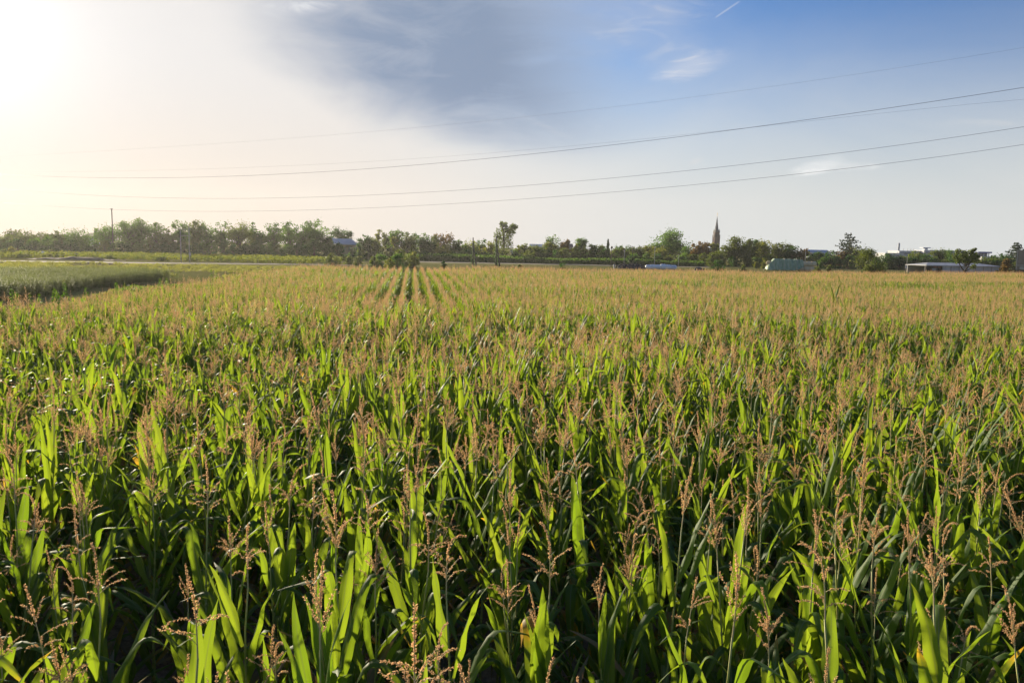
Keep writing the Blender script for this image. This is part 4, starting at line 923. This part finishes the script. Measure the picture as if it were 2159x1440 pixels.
def scatter(name, pts, rot, scl, idx, coll, label, cat):
    """ONE object: a point mesh whose node tree sets a plant from coll on every point"""
    me = bpy.data.meshes.new(name); n = len(pts); me.vertices.add(n); me.vertices.foreach_set('co', np.asarray(pts, np.float32).ravel())
    for nm, typ, arr, key in (('prot', 'FLOAT_VECTOR', rot, 'vector'), ('pscl', 'FLOAT_VECTOR', scl, 'vector'), ('pidx', 'INT', idx, 'value')):
        at_ = me.attributes.new(nm, typ, 'POINT'); at_.data.foreach_set(key, np.asarray(arr, np.int32 if typ == 'INT' else np.float32).ravel())
    o = bpy.data.objects.new(name, me); C.objects.link(o)
    ng = bpy.data.node_groups.new(name, 'GeometryNodeTree')
    ng.interface.new_socket('Geometry', in_out='INPUT', socket_type='NodeSocketGeometry'); ng.interface.new_socket('Geometry', in_out='OUTPUT', socket_type='NodeSocketGeometry')
    gi, go = ng.nodes.new('NodeGroupInput'), ng.nodes.new('NodeGroupOutput')
    ci = ng.nodes.new('GeometryNodeCollectionInfo'); ci.inputs['Collection'].default_value = coll
    ci.inputs['Separate Children'].default_value = True; ci.inputs['Reset Children'].default_value = True
    ip = ng.nodes.new('GeometryNodeInstanceOnPoints'); ip.inputs['Pick Instance'].default_value = True
    def na(nm, ty):
        a_ = ng.nodes.new('GeometryNodeInputNamedAttribute'); a_.data_type = ty; a_.inputs['Name'].default_value = nm; return a_.outputs['Attribute']
    L = ng.links.new
    L(gi.outputs[0], ip.inputs['Points']); L(ci.outputs[0], ip.inputs['Instance']); L(na('pidx', 'INT'), ip.inputs['Instance Index'])
    er = ng.nodes.new('FunctionNodeEulerToRotation'); L(na('prot', 'FLOAT_VECTOR'), er.inputs[0]); L(er.outputs[0], ip.inputs['Rotation'])
    L(na('pscl', 'FLOAT_VECTOR'), ip.inputs['Scale']); L(ip.outputs[0], go.inputs[0])
    md = o.modifiers.new('scatter', 'NODES'); md.node_group = ng
    return tag(o, label, cat, None, 'stuff')

def lownoise(x, y, s, seed):
    r_ = np.random.default_rng(seed); o = 0
    for _ in range(7):
        a_ = r_.random() * 6.28; k_ = s * r_.uniform(.5, 2.2); o = o + np.sin((x * math.cos(a_) + y * math.sin(a_)) * k_ + r_.random() * 6.28)
    return o / 7 ** .5
_v = ray(870, 519); ROWA = math.atan2(_v.x, _v.y)
rd, rp_ = np.array((math.sin(ROWA), math.cos(ROWA))), np.array((math.cos(ROWA), -math.sin(ROWA)))
rows = np.arange(-60, 170) * .75 + .22; al = np.arange(0, 150, .205)
A_, B2 = np.meshgrid(rows, al, indexing='ij'); A_ = A_.ravel(); A_ = A_ + rng.normal(size=A_.size) * np.interp(B2.ravel(), [29, 38], [.17, .032]); B2 = B2.ravel() + rng.normal(size=B2.size) * .05
XY = A_[:, None] * rp_ + B2[:, None] * rd; x, y = XY[:, 0], XY[:, 1]
keep = (y > 2.6) & (x > fieldL(y) + rng.normal(size=len(x)) * .25) & (y < fieldF(x) + rng.normal(size=len(x)) * .3) & (x < .70 * y + 9) & (x > -.70 * y - 12) & (rng.random(len(x)) > np.where(y < 8.0, .42, np.where(y < 18, .26, .05)))
XY = XY[keep]; x, y = XY[:, 0], XY[:, 1]; n = len(x)
dist = np.hypot(x, y)
hs = np.interp(dist, [4.5, 26], [1.06, 1.0]) * rng.normal(1, np.where(dist < 34, .095, .05), n) + .035 * lownoise(x, y, .35, 3) + .045 * lownoise(x * .2, y, .30, 5)
hs = np.clip(hs, .74, 1.3)
ls = np.interp(dist, [24, 36], [.065, .018]) * np.where(rng.random(n) < .03, 4.5, 1.0)
rot = np.stack([rng.normal(size=n) * ls, rng.normal(size=n) * ls, rng.random(n) * 6.28], 1)
near = dist < 20
idx = np.where(near, rng.integers(0, NV, n), NV + rng.integers(0, NF, n))
green = (lownoise(x * .5, y, .55, 9) + .5 * lownoise(x, y, 1.6, 12) + rng.normal(size=n) * .3 + .75 * np.exp(-((y - 70) / 9) ** 2) - .9 * np.exp(-((y - 47) / 8) ** 2) > 1.0) & (dist > 14)
idx = np.where(green, NV + NF + rng.integers(0, 6, n), idx)
bald = (dist > 9.5) & (dist < 32) & (rng.random(n) < .14)
scl = np.stack([hs * rng.normal(1, .04, n) * np.interp(dist, [26, 40], [1.0, .74])] * 2 + [hs], 1)
# the 300 that show largest are plants of their own
pr = np.array([proj((px_, py_, 2.25)) for px_, py_ in XY[:]]) if n < 4000 else None
vz = y * FWD.y + (2.2 - CAMH) * FWD.z
pu = CX + F * (x * RIGHT.x + y * RIGHT.y + (2.2 - CAMH) * RIGHT.z) / vz; pv = CY - F * (x * UP.x + y * UP.y + (2.2 - CAMH) * UP.z) / vz
inframe = (pu > -40) & (pu < 2200) & (pv < 1490)
order = np.argsort(np.where(inframe & near, dist, 1e9))[:300]
sel = np.zeros(n, bool); sel[order] = True
idx = np.where(bald & ~sel, NV + NF + rng.integers(0, 6, n), idx)
scatter('maize_field', np.hstack([XY[~sel], np.zeros((n - 300, 1))]), rot[~sel], scl[~sel], idx[~sel], src, 'ripe green maize field with tan tassels running back in rows', 'maize')
proto = {}
for i in range(NV):
    t = bpy.data.objects.new('maize_plant', None); ch = []
    for me, nm in zip(VAR[i], ('stalk', 'foliage', 'tassel', 'ear')):
        o = bpy.data.objects.new(nm, me); o.parent = t; ch.append(o)
    proto[i] = (t, ch)
used = {i: False for i in range(NV)}
PL = []
for j in order:
    i = int(idx[j]); t0, ch0 = proto[i]
    if used[i]: t, ch = t0.copy(), [c.copy() for c in ch0]
    else: t, ch = t0, ch0; used[i] = True
    C.objects.link(t); t.location = (*XY[j], 0); t.rotation_euler = rot[j]; t.scale = scl[j]; t.empty_display_size = .2
    for c in ch: C.objects.link(c); c.parent = t
    PL.append((pu[j], pv[j], dist[j], i, t))
# labels: trait of the plant, then where it stands among the nearest plants
PL.sort(key=lambda q: -q[1]); byc = {}
COLS = ['far left', 'left', 'centre left', 'centre right', 'right', 'far right']
BANDS = ['at bottom border', 'just above bottom border', 'in lower foreground', 'in upper foreground', 'behind near rows']
for q, (u_, v_, d_, i, t) in enumerate(PL):
    col_ = COLS[int(np.clip(u_ / 2159 * 6, 0, 5))]; band = BANDS[int(q / 300 * 5)]
    byc.setdefault((i % 14, band, col_), []).append((u_, t))
for (i, band, col_), L in byc.items():
    for k, (u_, t) in enumerate(sorted(L, key=lambda z: z[0])):
        t['label'] = f"{ORD[k]}maize plant with {TRAITS[i][1]} {band} {col_}"; t['category'] = 'maize plant'; t['group'] = 'maize plants of the nearest rows'
        ws = t['label'].split()
        if len(ws) > 16: t['label'] = ' '.join(w_ for w_ in ws if w_ not in ('and', 'the', 'of', 'its'))

# ------------------------------------------------------------------ other crops and wild growth
def source(nm, builds, mats):
    co = bpy.data.collections.new(nm)
    for i, b_ in enumerate(builds): co.objects.link(bpy.data.objects.new(f'{nm}_{i:02d}', b_.mesh(nm, mats)))
    return co
def fern_plant(h, r, k):
    mb = MB(); n = 9; 
    for s in range(n):
        a = rng.random() * 6.28; th = rng.uniform(.05, .42); st = arc((rng.normal() * .08, rng.normal() * .08, 0), a, th * .5, h * rng.uniform(.8, 1.1), th * 1.6, 6)
        mb.tube(st, np.linspace(.012, .004, 6), 3, cap=False)
        m = k // n; f = rng.uniform(.18, 1, m); c = np.stack([np.interp(f, np.linspace(0, 1, 6), st[:, q]) for q in range(3)], 1)
        d = rng.normal(size=(m, 3)); d[:, 2] = abs(d[:, 2]) * .7; d /= np.linalg.norm(d, axis=1, keepdims=True)
        L = rng.uniform(.12, .34, (m, 1)) * (1.25 - .6 * f[:, None]); e = np.cross(d, (0, 0, 1.0)); e /= np.linalg.norm(e, axis=1, keepdims=True) + 1e-9; wv = .012
        v = np.stack([c - e * wv, c + d * L * .6 + e * wv * 1.2, c + d * L, c + d * L * .6 - e * wv * 1.2], 1).reshape(-1, 3)
        mb.add(v, np.arange(m * 4).reshape(-1, 4), tone=np.repeat(np.stack([np.full(m, rng.random()), rng.random(m), rng.random(m)], 1), 4, 0))
    return mb
def area_scatter(name, poly_test, xr, yr, step, jit, src_, nsrc, smin, smax, label, cat, rowdir=None, zs=1.0):
    gx, gy = np.meshgrid(np.arange(*xr, step[0]), np.arange(*yr, step[1])); gx = gx.ravel() + rng.normal(size=gx.size) * jit; gy = gy.ravel() + rng.normal(size=gy.size) * jit
    if rowdir is not None: p_ = gx[:, None] * rp_ + gy[:, None] * rd; gx, gy = p_[:, 0], p_[:, 1]
    k = poly_test(gx, gy); gx, gy = gx[k], gy[k]; m = len(gx); s_ = rng.uniform(smin, smax, m) * (1 + .12 * lownoise(gx, gy, .15, 21))
    return scatter(name, np.stack([gx, gy, np.zeros(m)], 1), np.stack([rng.normal(size=m) * .06, rng.normal(size=m) * .06, rng.random(m) * 6.28], 1), np.stack([s_, s_, s_ * zs], 1), rng.integers(0, nsrc, m), src_, label, cat)
fern = source('fern_source', [fern_plant(1.5, .5, 420) for _ in range(6)], [F_FERN])
AX0 = P(362, 575, 97).x
def asp_ok(x, y):
    back = 99 - (AX0 - x) * .06 + 1.5 * np.sin(x * .35)
    return (x < AX0 + .4 * np.sin(y * .4) - (y - 97) * .09) & (y > 34) & (y < back) & (x > -.78 * y - 8)
area_scatter('asparagus_field', asp_ok, (-118, -15), (28, 154), (.95, .55), .16, fern, 6, .92, 1.06, 'feathery grey green asparagus rows beside the maize at left', 'asparagus', True)
def broad_plant(h, r, k, leaf):
    mb = MB(); c = rng.normal(size=(k, 3)); c /= np.linalg.norm(c, axis=1, keepdims=True); c = c * (rng.random((k, 1)) ** .4) * np.array((r, r, h * .5)) + np.array((0, 0, h * .52))
    leaf_quads(mb, c, leaf * rng.uniform(.5, 1.2, k), rng.random(), .35); mb.tube([(0, 0, 0), (0, 0, h * .6)], .012, 4); return mb
weed_s = source('weed_source', [broad_plant(rng.uniform(.45, .95), rng.uniform(.3, .5), 90, .10) for _ in range(6)], [F_WEED])
def weed_ok(x, y):
    e = fieldL(y); return (x < e - .2) & (x > e - 8 - 2.5 * np.sin(y * .21)) & (y > 22) & (y < 76) & (rng.random(len(x)) < np.clip(1.1 - (e - x) / 10, .3, 1)) & (x > -.72 * y - 6)
area_scatter('weeds', weed_ok, (-45, -15), (20, 76), (.55, .55), .2, weed_s, 6, .6, 1.35, 'leafy green weeds between maize edge and asparagus', 'weeds')
def weed_ok2(x, y): return ((x + 27.5) ** 2 / 5.5 ** 2 + (y - 69) ** 2 / 7 ** 2 < 1 + .3 * np.sin(x * 2 + y))
area_scatter('gourd_patch', weed_ok2, (-36, -18), (60, 78), (.5, .5), .2, weed_s, 6, .7, 1.1, 'dense low patch of large green leaves at the maize edge', 'weeds')
grass_s = source('grass_source', [broad_plant(.42, .55, 70, .11) for _ in range(5)], [F_GRASS])
def grass_ok(x, y): return (x < fieldL(y) - 3) & ~asp_ok(x, y) & (y > 40) & (y < 160) & (lownoise(x, y, .12, 31) > -.7) & (x > -.7 * y - 8)
area_scatter('grass', grass_ok, (-120, -18), (40, 160), (1.5, 1.5), .5, grass_s, 5, .5, 1.15, 'tufts of meadow grass beyond the asparagus', 'grass')
sun_s = source('sunflower_source', [broad_plant(1.25, .42, 60, .20) for _ in range(5)], [F_SUNFL])
def sun_ok(x, y): return (y > 188 + 5 * np.sin(x * .05)) & (y < 248) & (x > -150) & (x < P(705, 545, y.mean()).x) & (rng.random(len(x)) < .85)
area_scatter('sunflower_field', sun_ok, (-150, -40), (186, 249), (1.5, 1.9), .35, sun_s, 5, .7, 1.1, 'yellow green sunflower crop before the left tree belt', 'sunflowers')
mz = source('maize_strip_source', [broad_plant(2.0, .5, 60, .26) for _ in range(5)], [F_WEED])
def strip_ok(x, y): return (y > 252) & (y < 266) & (x > -34) & (x < P(1480, 550, 258).x)
area_scatter('maize_strip', strip_ok, (-36, 70), (250, 267), (.8, 1.3), .2, mz, 5, .85, 1.1, 'low green maize strip in front of the middle tree belt', 'maize')
area_scatter('grass_verge', lambda x, y: (y > fieldF(x) + 1) & (y < fieldF(x) + 12 + 4 * np.sin(x * .2)) & (x > -24), (-24, 110), (90, 160), (1.1, 1.3), .4, grass_s, 5, .8, 1.6, 'rough grass along the far end of the maize', 'grass')
litter = source('litter_source', [broad_plant(.10, .22, 9, .10) for _ in range(4)], [foliage_mat('dry_leaf_litter', (0.20, 0.145, 0.075), (0.40, 0.31, 0.19), (1.2, 1.1, .9), .2)])
area_scatter('leaf_litter', lambda x, y: (y > 4) & (x > -.7 * y - 3) & (x < .7 * y + 3) & (rng.random(len(x)) < .45), (-14, 14), (4, 16), (.45, .45), .2, litter, 4, .5, 1.2, 'dry fallen maize leaves on the brown soil between rows', 'leaf litter')
# tall pointed weeds standing up at the maize edge
def spire_weed(px, top, Y, k, lab):
    g_ = P(px, 600, Y); h = P(px, top, Y).z; t = empty('tall_weed', (g_.x, Y, 0), 0, lab, 'weed', 'tall weeds at the maize edge')
    mb = MB(); m = 150; f = rng.random(m) ** .8; rad = .34 * (1 - f) ** .8 + .03; a = rng.random(m) * 6.28; q = rng.random(m) ** .5 * rad
    leaf_quads(mb, np.stack([np.cos(a) * q, np.sin(a) * q, .25 * h + .75 * h * f], 1), .085 * (1.25 - .8 * f), rng.random(), .2)
    mb.build('foliage', F_WEED, t); MB().tube([(0, 0, 0), (.02, 0, h * .5), (0, 0, h * .96)], [.018, .013, .005], 5).build('stem', M_STALK, t)
for k, (px, top, Y) in enumerate([(24, 607, 34), (34, 614, 33), (62, 617, 33), (82, 620, 33), (114, 607, 35), (120, 614, 34), (136, 596, 36), (181, 606, 38), (245, 594, 42), (262, 596, 43), (338, 588, 50), (352, 586, 52), (446, 569, 66), (456, 568, 67)]):
    spire_weed(px, top, Y, k, f"{['first','second','third','fourth','fifth','sixth','seventh','eighth','ninth','tenth','eleventh','twelfth','13th','last'][k]} pointed green weed from the left along the maize edge")
# stray tall stalks above the far tassels
for k, (px, top, Y) in enumerate([(1762, 612, 44), (1778, 632, 41)]):
    g_ = P(px, 640, Y); t = empty('volunteer_maize', (g_.x, Y, 0), 0, ['tall stray maize plant sticking out above the far tassels', 'shorter stray maize plant leaning beside the tall stray one'][k], 'maize plant')
    for me, nm in zip(VAR[k + 3][:2], ('stalk', 'foliage')): o = bpy.data.objects.new(nm, me); C.objects.link(o); o.parent = t
    t.scale = [1.45 - .15 * k] * 3; t.rotation_euler = (0, .15 * k, 1.0)

# ------------------------------------------------------------------ haze
def haze():
    m, k = newmat('haze_air'); v = k.add('ShaderNodeVolumePrincipled'); v.inputs['Color'].default_value = (.96, .95, .93, 1)
    v.inputs['Density'].default_value = .00013; v.inputs['Anisotropy'].default_value = .5
    out = k.add('ShaderNodeOutputMaterial'); k.put(out.inputs['Volume'], v.outputs[0])
    o = MB().box((0, 330, 24), (1500, 800, 50)).build('haze', m, smooth=False)
    tag(o, 'thin bright evening haze over the fields', 'haze', None, 'stuff')
haze()
